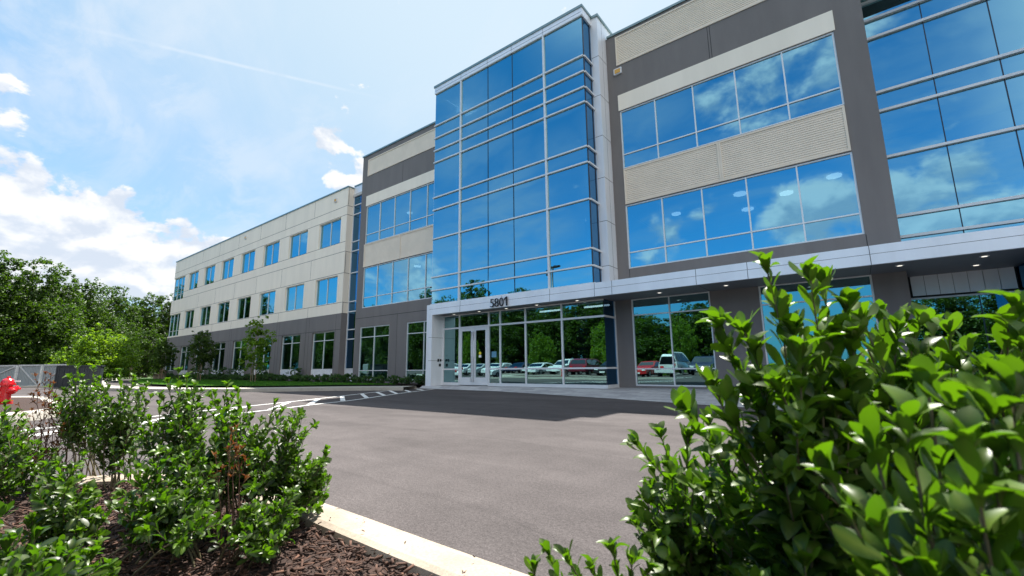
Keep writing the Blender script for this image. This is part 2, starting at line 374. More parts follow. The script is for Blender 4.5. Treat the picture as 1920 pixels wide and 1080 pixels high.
def numpy_mesh(name, V, Fq, mats, parent=None, tint=None, smooth=False, nv=4):
    """V (n,3) verts, Fq (m,k) polygons"""
    me = bpy.data.meshes.new(name); n, m, k = len(V), len(Fq), Fq.shape[1]
    me.vertices.add(n); me.vertices.foreach_set('co', V.astype(np.float32).ravel())
    me.loops.add(m*k); me.loops.foreach_set('vertex_index', Fq.astype(np.int32).ravel())
    me.polygons.add(m); me.polygons.foreach_set('loop_start', np.arange(0, m*k, k, dtype=np.int32))
    me.polygons.foreach_set('loop_total', np.full(m, k, dtype=np.int32))
    if smooth: me.polygons.foreach_set('use_smooth', np.ones(m, dtype=bool))
    if tint is not None:
        a_ = me.color_attributes.new('tint', 'FLOAT_COLOR', 'POINT')
        c = np.zeros((n, 4), np.float32); c[:, :tint.shape[1]] = tint; c[:, 3] = 1; a_.data.foreach_set('color', c.ravel())
    for q in (mats if isinstance(mats, (list, tuple)) else [mats]): me.materials.append(q)
    me.update(); me.validate()
    o = bpy.data.objects.new(name, me); COL.objects.link(o)
    if parent: o.parent = parent
    return o

# ------------------------------------------------------------------ ground
def ground_sheet(name, polys, z, mat):
    mb = MB()
    for p in polys: mb.poly(p, z)
    return tag(mb.build(name, mat), kind='structure')
ground_sheet('terrain', [[(-900,-900),(900,-900),(900,900),(-900,900)]], -0.03, M['terrain'])
ground_sheet('parking_lot', [[(-72,-26),(60,-26),(60,30),(-72,30)]], 0.0, M['asphalt'])

def catmull(pts, n=8, closed=False):
    P = [np.array(p, float) for p in pts]; out = []
    m = len(P)
    rng_ = range(m if closed else m-1)
    for i in rng_:
        if closed: a_, b_, c_, d_ = P[i-1], P[i], P[(i+1) % m], P[(i+2) % m]
        else: a_, b_, c_, d_ = P[max(i-1,0)], P[i], P[i+1], P[min(i+2,m-1)]
        for k in range(n):
            t = k/n
            out.append(0.5*((2*b_) + (-a_+c_)*t + (2*a_-5*b_+4*c_-d_)*t*t + (-a_+3*b_-3*c_+d_)*t**3))
    if not closed: out.append(P[-1])
    return out
def kerb(name, path, prof, closed=False, mat=None, jit=0.0, joint=0):
    """profile (offset to the left of the path, z)"""
    pts = [np.array(p[:2], float) for p in path]; n = len(pts); mb = MB(); rows = []
    for i, p in enumerate(pts):
        a_ = pts[i-1] if (i > 0 or closed) else p; b_ = pts[(i+1) % n] if (i < n-1 or closed) else p
        d = b_-a_; d /= np.linalg.norm(d)+1e-9; nn = np.array([-d[1], d[0]])
        rows.append([(p[0]+nn[0]*o, p[1]+nn[1]*o, z) for o, z in prof])
    st = len(mb.v)
    for r_ in rows: mb.v += r_
    k = len(prof)
    for i in range(n if closed else n-1):
        j = (i+1) % n
        for q in range(k-1): mb.f.append((i*k+q, j*k+q, j*k+q+1, i*k+q+1)); mb.m.append(0)
    o = mb.build(name, mat or M['concrete'], smooth=False)
    return tag(o, kind='structure'), rows

# kerb round the planting bed where the camera stands
bed_outer = catmull([(9,1.9),(4,1.92),(1,1.92),(-1.4,1.92),(-3.28,1.97),(-4.15,1.93),(-4.85,1.68),(-5.35,1.22),(-5.72,0.62),(-6.0,-0.5),(-6.1,-3),(-6.1,-7)], 8)
bed_prof = [(0.0,-0.02),(0.0,0.004),(0.10,0.010),(0.145,0.022),(0.19,0.045),(0.255,0.125),(0.285,0.139),(0.33,0.142),(0.43,0.138),(0.462,0.125),(0.47,0.05)]
kerb('kerb', bed_outer, bed_prof)
jb = MB()
for k in range(4, len(bed_outer)-2, 9):
    p_ = bed_outer[k]; d_ = bed_outer[k+1]-bed_outer[k-1]; d_ /= np.linalg.norm(d_); n_ = np.array([-d_[1], d_[0]])
    for (o0, z0), (o1, z1) in zip(bed_prof[1:-1], bed_prof[2:]):
        a_ = p_+n_*o0; b_ = p_+n_*o1; jb.quad((*(a_-d_*.004), z0+.0015), (*(a_+d_*.004), z0+.0015), (*(b_+d_*.004), z1+.0015), (*(b_-d_*.004), z1+.0015))
tag(jb.build('kerb_joints', M['joint']), kind='structure')
inner = []
for i, p in enumerate(bed_outer):
    a_ = bed_outer[max(i-1,0)]; b_ = bed_outer[min(i+1,len(bed_outer)-1)]; d = b_-a_; d /= np.linalg.norm(d); inner.append(p+np.array([-d[1],d[0]])*0.465)
ibed = inner + [np.array([9,-7])]
def inside(p, poly):
    c = False; n = len(poly); x, y = p
    for i in range(n):
        x0, y0 = poly[i][:2]; x1, y1 = poly[i-1][:2]
        if (y0 > y) != (y1 > y) and x < (x1-x0)*(y-y0)/(y1-y0)+x0: c = not c
    return c
bm = bmesh.new()
vs = [bm.verts.new((p[0], p[1], 0.085)) for p in ibed]; bm.faces.new(vs); bm.normal_update()
me = bpy.data.meshes.new('mulch_bed'); bm.to_mesh(me); bm.free(); me.materials.append(M['mulchbase'])
mo = bpy.data.objects.new('mulch_bed', me); COL.objects.link(mo); tag(mo, kind='structure')
rng = np.random.default_rng(5)
def offs0(path, o):
    out = []
    for i, p in enumerate(path):
        a_ = path[max(i-1,0)]; b_ = path[min(i+1,len(path)-1)]; d = b_-a_; d /= np.linalg.norm(d)+1e-9; out.append(p + np.array([-d[1], d[0]])*(o+.1))
    return out
def chips(name, n, region, x0, x1, y0, y1, z, size=(0.02, 0.055), near=True):
    pos = []
    while len(pos) < n:
        q = (rng.uniform(x0, x1), rng.uniform(y0, y1))
        if inside(q, region): pos.append(q)
    pos = np.array(pos); k = len(pos)
    L = rng.uniform(size[0], size[1], k); W_ = L*rng.uniform(0.16, 0.4, k); T = W_*0.35
    ya = rng.uniform(0, 2*PI, k); pi_ = rng.normal(0, 0.35, k); ro = rng.normal(0, 0.5, k)
    cx = np.stack([np.cos(ya)*np.cos(pi_), np.sin(ya)*np.cos(pi_), np.sin(pi_)], 1)
    sx = np.stack([-np.sin(ya), np.cos(ya), np.zeros(k)], 1); nx = np.cross(cx, sx)
    s2 = sx*np.cos(ro)[:,None] + nx*np.sin(ro)[:,None]; n2 = np.cross(cx, s2)
    c = np.stack([pos[:,0], pos[:,1], z + rng.uniform(0, 0.035, k)], 1)
    V = []
    for sx_ in (-1, 1):
        for sy_ in (-1, 1):
            for sz_ in (-1, 1):
                tap = rng.uniform(0.5, 1, k)
                V.append(c + cx*(sx_*L/2)[:,None] + s2*(sy_*W_/2*tap)[:,None] + n2*(sz_*T/2)[:,None])
    V = np.stack(V, 1).reshape(-1, 3)
    q = np.array([[0,1,3,2],[4,6,7,5],[0,4,5,1],[2,3,7,6],[0,2,6,4],[1,5,7,3]])
    Fq = (np.arange(k)[:,None,None]*8 + q[None]).reshape(-1, 4)
    tint = np.repeat(rng.beta(1.3, 2.2, k), 8)[:,None]
    return numpy_mesh(name, V, Fq, M['chips'], tint=tint)
tag(chips('mulch', 17000, [tuple(p) for p in ibed], -5.6, 0.8, -0.6, 1.6, 0.088), 'dark brown shredded bark mulch in the foreground planting bed', 'mulch', kind='stuff')

lv = chips('leaf_litter', 150, [tuple(p) for p in offs0(bed_outer, .2)] + [(9,-7)], -5.2, 0.5, 0.8, 1.75, 0.142, size=(0.008, 0.022)); tag(lv, 'scattered bark crumbs on the pale kerb', 'litter', kind='stuff')
# plaza, pavement strip and grass in front of the building
pz = MB(); YW = 17.12
E0 = [(-17.3,14.98),(-15.8,14.92),(-12.4,14.72),(-9.8,14.06),(-6.06,13.0),(-3.74,12.28),(0,11.2),(5,9.9),(16,7)]
for (a_, b_) in zip(E0, E0[1:]):
    pz.quad((a_[0],a_[1],0.008),(b_[0],b_[1],0.008),(b_[0],15.2,0.12),(a_[0],15.2,0.12)); pz.quad((a_[0],15.2,0.12),(b_[0],15.2,0.12),(b_[0],YW+1.6,0.16),(a_[0],YW+1.6,0.16))
tag(pz.build('plaza_pavement', M['pavers']), kind='structure')
gp = catmull([(-17.3,15.0),(-19.0,14.1),(-20.6,13.0),(-22.6,11.2),(-25.2,9.3),(-28.5,8.3),(-33,7.6),(-40,7.6),(-46,8.6),(-55,10.6),(-72,15)], 6)
kerb('kerb', [p for p in reversed(gp)], [(0.0,-0.02),(0.0,0.006),(-0.35,0.012),(-0.38,0.10),(-0.42,0.145),(-0.60,0.15),(-1.9,0.15),(-1.9,0.0)], mat=M['walk'])
def offs(path, o):
    out = []
    for i, p in enumerate(path):
        a_ = path[max(i-1,0)]; b_ = path[min(i+1,len(path)-1)]; d = b_-a_; d /= np.linalg.norm(d); out.append(p + np.array([d[1], -d[0]])*o)
    return out
lawn_edge = offs(gp, 1.88)
if lawn_edge[1][1] < gp[1][1]: lawn_edge = offs(gp, -1.88)
lawn_poly = [tuple(p) for p in lawn_edge] + [(-72, YW+0.3), (-17.5, YW+0.3)]
ground_sheet('lawn', [lawn_poly], 0.13, M['lawn'])
tag(MB() and ground_sheet('mulch_strip', [[(-62, 15.7), (-17.4, 15.7), (-17.4, YW+0.2), (-62, YW+0.2)]], 0.145, M['mulchbase']), kind='structure')
def blades(name, n, region, x0, x1, y0, y1, z, h):
    pos = []
    while len(pos) < n:
        q = (rng.uniform(x0, x1), rng.uniform(y0, y1))
        if inside(q, region): pos.append(q)
    pos = np.array(pos); k = len(pos); ya = rng.uniform(0, 2*PI, k); H = rng.uniform(0.6, 1.2, k)*h; wv = 0.018
    a_ = np.stack([pos[:,0]-np.cos(ya)*wv, pos[:,1]-np.sin(ya)*wv, np.full(k, z)], 1); b_ = np.stack([pos[:,0]+np.cos(ya)*wv, pos[:,1]+np.sin(ya)*wv, np.full(k, z)], 1)
    c = np.stack([pos[:,0]+rng.normal(0,.03,k), pos[:,1]+rng.normal(0,.03,k), z+H], 1)
    V = np.stack([a_, b_, c], 1).reshape(-1,3); Fq = np.arange(3*k).reshape(-1,3)
    t = np.stack([np.repeat(rng.uniform(0,1,k),3), np.repeat(rng.uniform(0,1,k),3)], 1)
    return numpy_mesh(name, V, Fq, M['grassb'], tint=t)
tag(blades('grass', 45000, lawn_poly, -60, -17.6, 9.5, 15.7, 0.13, 0.07), 'short mown green grass between pavement and building', 'grass', kind='stuff')

# painted hatch lane
st = MB(); ZS = 0.004
def strip(pts, wd, z=ZS):
    pts = [np.array(p, float) for p in pts]
    for i, (a_, b_) in enumerate(zip(pts, pts[1:])):
        d = b_-a_; d /= np.linalg.norm(d); n_ = np.array([-d[1], d[0]])*wd/2
        st.quad((*(a_-n_), z), (*(b_-n_), z), (*(b_+n_), z), (*(a_+n_), z))
upL = catmull([(-17.45,14.9),(-16.9,13.0),(-15.96,10.79),(-14.95,8.77),(-13.95,6.53),(-13.3,4.85),(-12.38,2.91),(-11.57,1.05),(-11.1,-1.5)], 5)
loL = catmull([(-16.1,14.85),(-14.9,12.2),(-14.0,10.4),(-13.03,8.56),(-12.44,6.88),(-11.85,5.42),(-11.1,3.2),(-10.5,1.2),(-10.0,-1.5)], 5)
strip(upL, 0.11); strip(loL, 0.11, ZS)
def clipbar(a_, b_):
    a_ = np.array(a_); b_ = np.array(b_); d = (b_-a_); d = d/np.linalg.norm(d)*0.09; strip([a_+d, b_-d], 0.15, ZS+0.003)
for a_, b_ in [((-11.85,5.42),(-14.15,7.05)),((-12.34,6.70),(-14.75,8.35)),((-12.90,8.10),(-15.40,9.62)),((-13.45,9.35),(-15.98,10.85)),((-14.0,10.5),(-16.45,11.9)),((-14.5,11.45),(-16.8,12.85)),((-15.0,12.55),(-17.1,13.85)),((-15.6,13.8),(-17.35,14.75)),
               ((-11.35,4.0),(-13.6,5.6)),((-10.9,2.5),(-13.0,4.2)),((-10.5,1.1),(-12.4,2.8)),((-10.2,-.2),(-11.9,1.5))]: clipbar(a_, b_)
for k in range(13): x = -44+k*2.75; strip([(x,-11.4),(x,-6.6)], 0.11)
tag(st.build('road_markings', M['stripe']), kind='structure')

# ------------------------------------------------------------------ the office building
OB = empty('office_building', (0,0,0), 'grey and beige office building with blue mirror glass, number 5801 over the entrance', 'office building')
B0 = OB
kx = 0.9895
def X(x): return x*kx
def Z(z): return 1+(z-1)*kx
ZR = Z(15.95)
def wallgrid(x0, x1, z0, z1, yf, th, holes, name, mat, parent=B0, joints=(), vj=()):
    xs = sorted({x0, x1, *[h[0] for h in holes], *[h[1] for h in holes]}); zs = sorted({z0, z1, *[h[2] for h in holes], *[h[3] for h in holes]})
    xs = [v for v in xs if x0 <= v <= x1]; zs = [v for v in zs if z0 <= v <= z1]
    def solid(i, j):
        if i < 0 or j < 0 or i >= len(xs)-1 or j >= len(zs)-1: return False
        cx, cz = (xs[i]+xs[i+1])/2, (zs[j]+zs[j+1])/2
        return not any(h[0] < cx < h[1] and h[2] < cz < h[3] for h in holes)
    mb = MB(); yb = yf+th
    for i in range(len(xs)-1):
        for j in range(len(zs)-1):
            if not solid(i, j): continue
            a_, b_, c_, d_ = xs[i], xs[i+1], zs[j], zs[j+1]
            mb.quad((a_,yf,c_),(b_,yf,c_),(b_,yf,d_),(a_,yf,d_)); mb.quad((b_,yb,c_),(a_,yb,c_),(a_,yb,d_),(b_,yb,d_))
            if not solid(i-1,j): mb.quad((a_,yb,c_),(a_,yf,c_),(a_,yf,d_),(a_,yb,d_))
            if not solid(i+1,j): mb.quad((b_,yf,c_),(b_,yb,c_),(b_,yb,d_),(b_,yf,d_))
            if not solid(i,j-1): mb.quad((a_,yb,c_),(b_,yb,c_),(b_,yf,c_),(a_,yf,c_))
            if not solid(i,j+1): mb.quad((a_,yf,d_),(b_,yf,d_),(b_,yb,d_),(a_,yb,d_))
    jw = 0.014
    for z in joints:                                # horizontal joints, broken at openings
        for i in range(len(xs)-1):
            cx = (xs[i]+xs[i+1])/2
            if any(h[0] < cx < h[1] and h[2] < z < h[3] for h in holes): continue
            mb.box(xs[i], xs[i+1], yf-0.003, yf+0.01, z-jw, z+jw, m=1)
    for x, za, zb in vj: mb.box(x-jw*.8, x+jw*.8, yf-0.0035, yf+0.01, za, zb, m=1)
    return mb.build(name, [mat, M['joint']], parent)
prg = random.Random(11)
def pane(mb, x0, x1, y, z0, z1, tilt=0.0042):
    t = [prg.uniform(-tilt, tilt) for _ in range(3)]
    # a plane tilted a little: glass units never sit perfectly true
    mb.quad((x0,y+t[0]+t[1],z0),(x1,y-t[0]+t[1],z0),(x1,y-t[0]-t[1],z1),(x0,y+t[0]-t[1],z1))
def window(x0, x1, z0, z1, yf, vm=(), hm=(), name='window', fr=0.052, rec=0.06, gl='glass', parent=B0, split=None, fm='alu', vw=0.046):
    """frame standing in an opening, one pane mesh under it; hm = list of z"""
    mb = MB(); ya = yf+rec-0.03; yb = yf+rec+0.07
    mb.box(x0, x1, ya, yb, z0, z0+fr); mb.box(x0, x1, ya, yb, z1-fr, z1)
    mb.box(x0, x0+fr, ya+.001, yb-.001, z0+fr, z1-fr); mb.box(x1-fr, x1, ya+.001, yb-.001, z0+fr, z1-fr)
    for x in vm: mb.box(x-vw/2, x+vw/2, ya+.003, yb-.003, z0+fr, z1-fr)
    for z in hm: mb.box(x0+fr, x1-fr, ya+.006, yb-.006, z-vw/2, z+vw/2)
    wo_ = mb.build(name, M[fm], parent)
    g = MB(); X_ = [x0+fr*.5] + sorted(vm) + [x1-fr*.5]; Z_ = [z0+fr*.5] + sorted(hm) + [z1-fr*.5]
    for a_, b_ in zip(X_, X_[1:]):
        for c_, d_ in zip(Z_, Z_[1:]): pane(g, a_, b_, yf+rec+0.02, c_, d_)
    g.build('glass_pane', M[gl], wo_)
    return wo_
def louver(x0, x1, z0, z1, yf, name='louver_panel', pitch=0.078, post=None, dp=0.019):
    mb = MB(); e = 0.07; y = yf-0.035
    def frame(a_, b_):
        mb.box(a_, b_, y, yf+0.02, z0, z0+e); mb.box(a_, b_, y, yf+0.02, z1-e, z1); mb.box(a_, a_+e, y+.001, yf+.019, z0+e, z1-e); mb.box(b_-e, b_, y+.001, yf+.019, z0+e, z1-e)
        n = int((z1-z0-2*e)/pitch); p = (z1-z0-2*e)/n
        for k in range(n):
            za = z0+e+k*p
            mb.quad((a_+e,yf-0.002,za),(b_-e,yf-0.002,za),(b_-e,yf-dp,za+p*.22),(a_+e,yf-dp,za+p*.22))
            mb.quad((a_+e,yf-dp,za+p*.22),(b_-e,yf-dp,za+p*.22),(b_-e,yf-0.002,za+p),(a_+e,yf-0.002,za+p))
    if post: frame(x0, post-0.002); frame(post+0.002, x1)
    else: frame(x0, x1)
    return mb.build(name, M['tan'], B0)
H3, T3, S3, H2, T2, S2 = Z(12.13), Z(10.06), Z(9.40), Z(7.74), Z(5.66), Z(4.97)
HG, TG, RG = Z(3.69), Z(3.02), Z(0.87)
# --- main wall right of the tower
xR0, xR1 = X(-7.11), X(0.635); xE = X(1.45)
holes = [(xR0, xR1, S3, H3), (xR0, xR1, S2, H2), (X(-7.10), X(-4.05), 0.22, HG), (X(-2.45), X(0.64), 0.22, HG)]
wallgrid(X(-7.87), xE, 0.02, ZR, YW, 0.35, holes, 'wall', M['grey'], vj=[(X(-3.26), H3+Z(12.9)-H3+0.02, Z(14.37)-.02), (X(-3.05)-.12, Z(12.92), Z(14.35)), (X(-7.1)+.02, 4.2, S2-.02), (X(0.66), 4.2, S2-.02)], joints=[])
# recessed bay further right: soffit band and a far wall beyond the frame
wallgrid(xE, 5.9, 13.72, ZR, YW, 1.31, [], 'wall', M['grey'])
wallgrid(5.9, 14.5, 0.02, ZR, YW, 0.35, [], 'wall', M['grey'])
mm = [X(-5.56), X(-4.02), X(-2.475), X(-0.905)]
window(xR0, xR1, S3, H3, YW, mm, [T3]); window(xR0, xR1, S2, H2, YW, mm, [T2])
for a_, b_ in ((-7.10,-4.05),(-2.45,0.64)): window(X(a_), X(b_), 0.22, HG, YW, [X((a_+b_)/2)], [TG, RG], gl='glass_low')
louver(X(-7.08), X(0.62), H2+.03, S3-.03, YW, post=X(-3.25))
louver(X(-7.13), X(9), Z(14.37), Z(15.82), YW)
def flatpanel(x0, x1, z0, z1, mat, name='spandrel_panel'):
    mb = MB(); mb.box(x0, x1, YW-0.03, YW+0.02, z0, z1); return mb.build(name, mat, B0, bevel=0.006)
flatpanel(X(-7.15), X(0.69), H3+.012, Z(12.9), M['beige'])
# --- main wall left of the tower
xL0, xL1 = X(-25.95), X(-16.9)
holes = [(xL0, xL1, S3, H3), (xL0, xL1, S2, H2), (X(-26.0), X(-22.9), 0.30, HG), (X(-21.24), X(-18.1), 0.30, HG)]
wallgrid(X(-26.6), X(-16.9), 0.02, ZR, YW, 0.35, holes, 'wall', M['grey'], joints=[Z(4.3)], vj=[(X(-22.1), Z(12.92), Z(14.35)), (X(-22.15), 0.2, Z(4.3))])
mL = [X(-24.42), X(-22.85), X(-21.32), X(-19.72), X(-18.2)]
window(xL0, xL1, S3, H3, YW, mL, [T3]); window(xL0, xL1, S2, H2, YW, mL, [T2])
window(X(-26.0), X(-22.9), 0.30, HG, YW, [X(-24.47)], [TG, RG], gl='glass_low'); window(X(-21.24), X(-18.1), 0.30, HG, YW, [X(-19.72)], [TG, RG], gl='glass_low')
louver(X(-25.97), X(-16.95), H2+.03, S3-.03, YW, post=X(-22.15), dp=0.008); louver(X(-25.97), X(-16.95), Z(14.37), Z(15.6), YW, dp=0.007)
flatpanel(X(-25.99), X(-16.95), H3+.012, Z(12.88), M['beige'])
# --- tower
YT = 15.5; tx0, tx1 = -17.10, -7.87; TZ = 16.18; PY = 16.3
rails = [14.18, 13.43, 12.69, 12.0, 9.98, 9.28, 7.68, 5.62, 4.92]
def curtain(x0, x1, z0, z1, y, wide, thin, rails, name='curtain_wall', proud=0.07, gl='glass', rw=0.062):
    mb = MB()
    for z in [z0+rw/2]+rails+[z1-rw/2]: mb.box(x0-.02, x1+.02, y-proud, y+0.03, z-rw/2, z+rw/2)
    for x in wide: mb.box(x-.045, x+.045, y-proud+.008, y+.028, z0, z1)
    for x in thin: mb.box(x-.013, x+.013, y-.010, y+.02, z0, z1, m=1)
    o = mb.build(name, [M['alu'], M['mull']], B0)
    g = MB(); X_ = [x0]+sorted(wide+thin)+[x1]; Z_ = [z0]+sorted(rails)+[z1]
    for a_, b_ in zip(X_, X_[1:]):
        for c_, d_ in zip(Z_, Z_[1:]): pane(g, a_+.004, b_-.004, y+.006, c_, d_)
    g.build('glass_pane', M[gl], o); return o
curtain(tx0, tx1, 4.16, TZ, YT, [-15.12, -9.87], [-13.26, -11.71], rails)
# side return of the tower, facing +x
mb = MB()
for z in [4.2]+rails+[TZ-.04]: mb.box(tx1-.03, tx1+.07, YT+.032, PY-.02, z-.0375, z+.0375)
mb.box(tx1-.06, tx1+.012, YT+.012, YT+.10, 4.16, TZ, m=1); mb.box(tx1-.02, tx1+.02, PY-.14, PY-.09, 4.16, TZ, m=1)
o = mb.build('curtain_wall', [M['alu'], M['mull']], B0)
g = MB(); zz_ = [4.16]+sorted(rails)+[TZ]
for c_, d_ in zip(zz_, zz_[1:]): g.quad((tx1,YT+.03,c_),(tx1,PY,c_),(tx1,PY,d_),(tx1,YT+.03,d_))
g.build('glass_pane', M['glass_side'], o)
g = MB(); g.box(tx0-.03, tx0+.02, YT+.03, YW, 4.16, TZ); g.build('tower_side_panel', M['panel'], B0)
mb = MB(); mb.box(tx0-.05, tx1+.05, YT-.05, PY, TZ, 16.52); mb.box(tx0+.02, tx1-.5, PY, YW+5, TZ+.02, 16.5)
mb.box(tx0, tx1, YT-.053, YT, TZ+.12, TZ+.135, m=1)
for x in (-15.12,-13.26,-11.71,-9.87): mb.box(x-.006, x+.006, YT-.053, YT, TZ, 16.52, m=1)
mb.build('tower_fascia', [M['panel'], M['joint']], B0)
mb = MB(); mb.box(tx0-.09, tx1+.09, YT-.09, PY+.02, 16.522, 16.64); mb.box(tx0, tx1-.5, PY+.02, YW+5, 16.502, 16.60); mb.build('coping', M['coping'], B0)
# metal pilaster beside the tower
mb = MB(); mb.box(tx1-.6, -7.52, PY, YW+5.0, 4.16, 16.46)
for z in (5.0, 6.9, 8.8, 10.7, 12.6, 14.5): mb.box(tx1+.02, -7.517, PY-.003, YW, z-.008, z+.008, m=1)
mb.box(-7.53, -7.5165, PY+.42, PY+.428, 4.2, 16.44, m=1)
mb.build('metal_pilaster', [M['panel'], M['joint']], B0)
mb = MB(); mb.box(tx1-.1, -7.46, PY-.05, YW+5.03, 16.462, 16.58); mb.build('coping', M['coping'], B0)
# --- copings and roof
mb = MB(); mb.box(X(-26.6)-.04, tx0-.1, YW-.06, YW+.42, ZR, ZR+.10); mb.box(-7.45, 14.5, YW-.06, YW+.42, ZR, ZR+.10); mb.build('coping', M['coping'], B0)
mb = MB(); mb.box(X(-26.6), 14.4, YW+.40, 44, 15.3, 15.6); mb.box(X(-26.6), X(-26.3), YW+.36, 44, .1, 15.3); mb.box(14.2,14.5,YW+.36,44,.1,15.3); mb.box(X(-26.3),14.1,43.6,44,.1,15.3); mb.build('roof', M['roof'], B0)
# --- recessed glass bay on the right
YC = 18.43
curtain(X(1.45)+.01, 5.89, 3.75, 13.71, YC, [], [2.97, 4.43], [13.42, 12.73, 12.03, 10.0, 9.32, 7.68, 5.63, 4.94], proud=0.09, rw=0.085)
# entrance below it
mb = MB(); n = 8
for k in range(7): mb.box(1.60+k*.318, 1.60+(k+1)*.318-.012, YC-.03, YC+.02, 3.03, 3.74)
mb.box(1.44, 3.85, YC+.021, YC+.05, 2.99, 3.74, m=1); mb.box(1.44, 3.84, YC-.05, YC+.02, 2.975, 3.025, m=1)
mb.build('metal_panel_wall', [M['panel'], M['joint']], B0)
curtain(1.44, 3.84, .16, 2.97, YC, [], [3.03], [.9], name='storefront_glazing', gl='glass_low', proud=.03, rw=.05)
mb = MB(); mb.box(3.86, 5.88, 15.9, YC+.02, .14, 3.62); mb.build('dark_vestibule', M['glass_side'], B0)
# --- left narrow glazed slot between wing and main block
YSl = 17.62; sx0, sx1 = X(-28.33), X(-26.6)
curtain(sx0, sx1+.1, .95, 13.6, YSl, [sx0+.05, sx1+.05], [], [12.73, 12.03, 9.98, 9.28, 7.68, 5.63, 4.92, 3.66, 3.0], proud=.05, gl='glass_side', rw=.07)
mb = MB(); mb.box(sx0, sx1+.1, YSl-.03, YSl+.1, 13.6, 14.2); mb.build('metal_panel', M['panel'], B0); mb = MB(); mb.box(sx0, sx1+.1, YSl-.03, YSl+.1, .1, .95); mb.build('metal_panel', M['panel'], B0)
# --- wing
wx0, wx1 = X(-65.6), X(-28.33); WZ = Z(14.2); GB = Z(4.85)
p = 4.73*kx; wl = [X(-32.08)-k*p for k in range(7)]; ww = 3.0*kx
up_h = [(x, x+ww, Z(10.07), Z(12.05)) for x in wl] + [(x, x+ww, Z(5.66), Z(7.65)) for x in wl] + [(wx0, X(-61.75), Z(9.3), Z(12.05)), (wx0, X(-61.85), Z(4.98), Z(7.6))]
vj = []
for x in wl:
    vj += [(x+ww+.86, GB, Z(5.63)), (x+ww+.86, Z(7.77), Z(9.3)), (x+ww+.86, Z(12.82), WZ)]
lo_h = [(x, x+ww, Z(.45), Z(3.65)) for x in wl] + [(X(-65.3), X(-62), Z(.45), Z(3.62))]
wallgrid(wx0, wx1, GB, WZ, YW, .4, up_h, 'wing_wall', M['beige'], joints=[Z(12.79), Z(12.1), Z(10.1)-.03, Z(9.33), Z(7.75), Z(5.62)], vj=vj)
wallgrid(wx0, wx1, .02, GB, YW+.003, .4, lo_h, 'wing_base_wall', M['grey'], joints=[Z(3.71)], vj=[(x-.5, .2, GB) for x in wl[:6]]+[(x-.95, .2, GB) for x in wl[:6]]+[(wl[0]+ww+.1,.2,GB)])
for x in wl:
    window(x, x+ww, Z(10.07), Z(12.05), YW, [x+ww/2], [], rec=.14, fr=.045, vw=.045); window(x, x+ww, Z(5.66), Z(7.65), YW, [x+ww/2], [], rec=.14, fr=.045, vw=.045)
    window(x, x+ww, Z(.95), Z(3.65), YW, [x+ww/2], [Z(3.02)], rec=.14, gl='glass_low', fr=.05, vw=.05)
    mb = MB(); mb.box(x+.002, x+ww-.002, YW+.09, YW+.2, Z(.45), Z(.945)); mb.build('sill_panel', M['white_sill'], B0)
for a_, zb, zt, zt2 in ((X(-61.75), 9.3, 12.05, 9.95), (X(-61.85), 4.98, 7.6, 5.6)):
    window(wx0, a_, Z(zb), Z(zt), YW, [wx0+1.25, wx0+2.5], [Z(zt2)], rec=.14, fr=.045)
window(X(-65.3), X(-62), Z(.95), Z(3.62), YW, [X(-63.6)], [Z(3.0)], rec=.14, gl='glass_low')
mb = MB(); mb.box(wx1-.4, wx1, YW+.4, YW+4, .02, WZ)                       # return of the wing towards the slot
for z in (GB, Z(12.79), Z(12.1), Z(9.33), Z(7.75), Z(5.62)): mb.box(wx1-.01, wx1+.003, YW+.02, YW+1.4, z-.014, z+.014, m=1)
mb.box(wx1-.002, wx1+.002, YW+.0, YW+1.4, .02, GB, m=2)
mb.build('wing_end_wall',  [M['beige'], M['joint'], M['grey']], B0)
mb = MB(); mb.box(wx0, wx0+.3, YW+.4, 34, .02, WZ); mb.build('wing_end_wall', M['beige'], B0)
mb = MB(); mb.box(wx0-.05, wx1+.05, YW-.06, YW+.44, WZ, WZ+.09); mb.box(wx1-.4, wx1+.05, YW+.44, YW+4, WZ+.001, WZ+.089); mb.box(sx0+.06, sx1+.05, YSl-.08, YSl+.5, 14.2, 14.28); mb.build('coping', M['coping'], B0)
mb = MB(); mb.box(wx0, X(-26.6), YW+.42, 34, 13.4, 13.6); mb.build('roof', M['roof'], B0)
# --- interior floors, seen faintly through the glass
mb = MB()
for z in (3.75, 7.85, 12.15):
    mb.box(X(-26.2), X(-17.2), YW+.45, 30, z, z+.5); mb.box(X(-17.1), X(-8), YT+.25, 30, z+.0, z+.5); mb.box(X(-7.6), 1.35, YW+.45, 30, z, z+.5); mb.box(1.45, 5.8, YC+.2, 30, z, z+.5); mb.box(wx0+.4, wx1-.5, YW+.5, 30, z, z+.5)
mb.build('floor_slab', M['ceil'], B0)
mb = MB(); mb.box(X(-26.2), 14, 24, 24.2, .1, 15.2); mb.box(wx0+.4, wx1-.5, 24, 24.2, .1, 13.3); mb.build('interior_wall', M['inner'], B0)
mb = MB()
for x in (-24.4,-19.8,-14.9,-9.9,-4.0,0.9):
    for y in (18.3,): mb.lathe([(.28,.12),(.28,15.2)], o=(x,y,0), n=14)
mb.build('interior_column', M['inner'], B0, smooth=False)
for x, y, z, r_ in ((-3.0,19.2,7.83,.24),(-3.1,21.4,7.83,.24),(-1.5,20.3,7.83,.24),(0.1,19.5,7.83,.24),(-5.8,20.0,7.83,.2),(-23,19.5,7.83,.24),(-21,19.5,12.13,.2),(-9.3,18.3,7.83,.2),(-24.6,20,12.13,.2)):
    mb = MB(); mb.lathe([(r_,z-.05),(r_,z)], o=(x,y,0), n=20); mb.build('ceiling_lamp', M['lit'], B0)
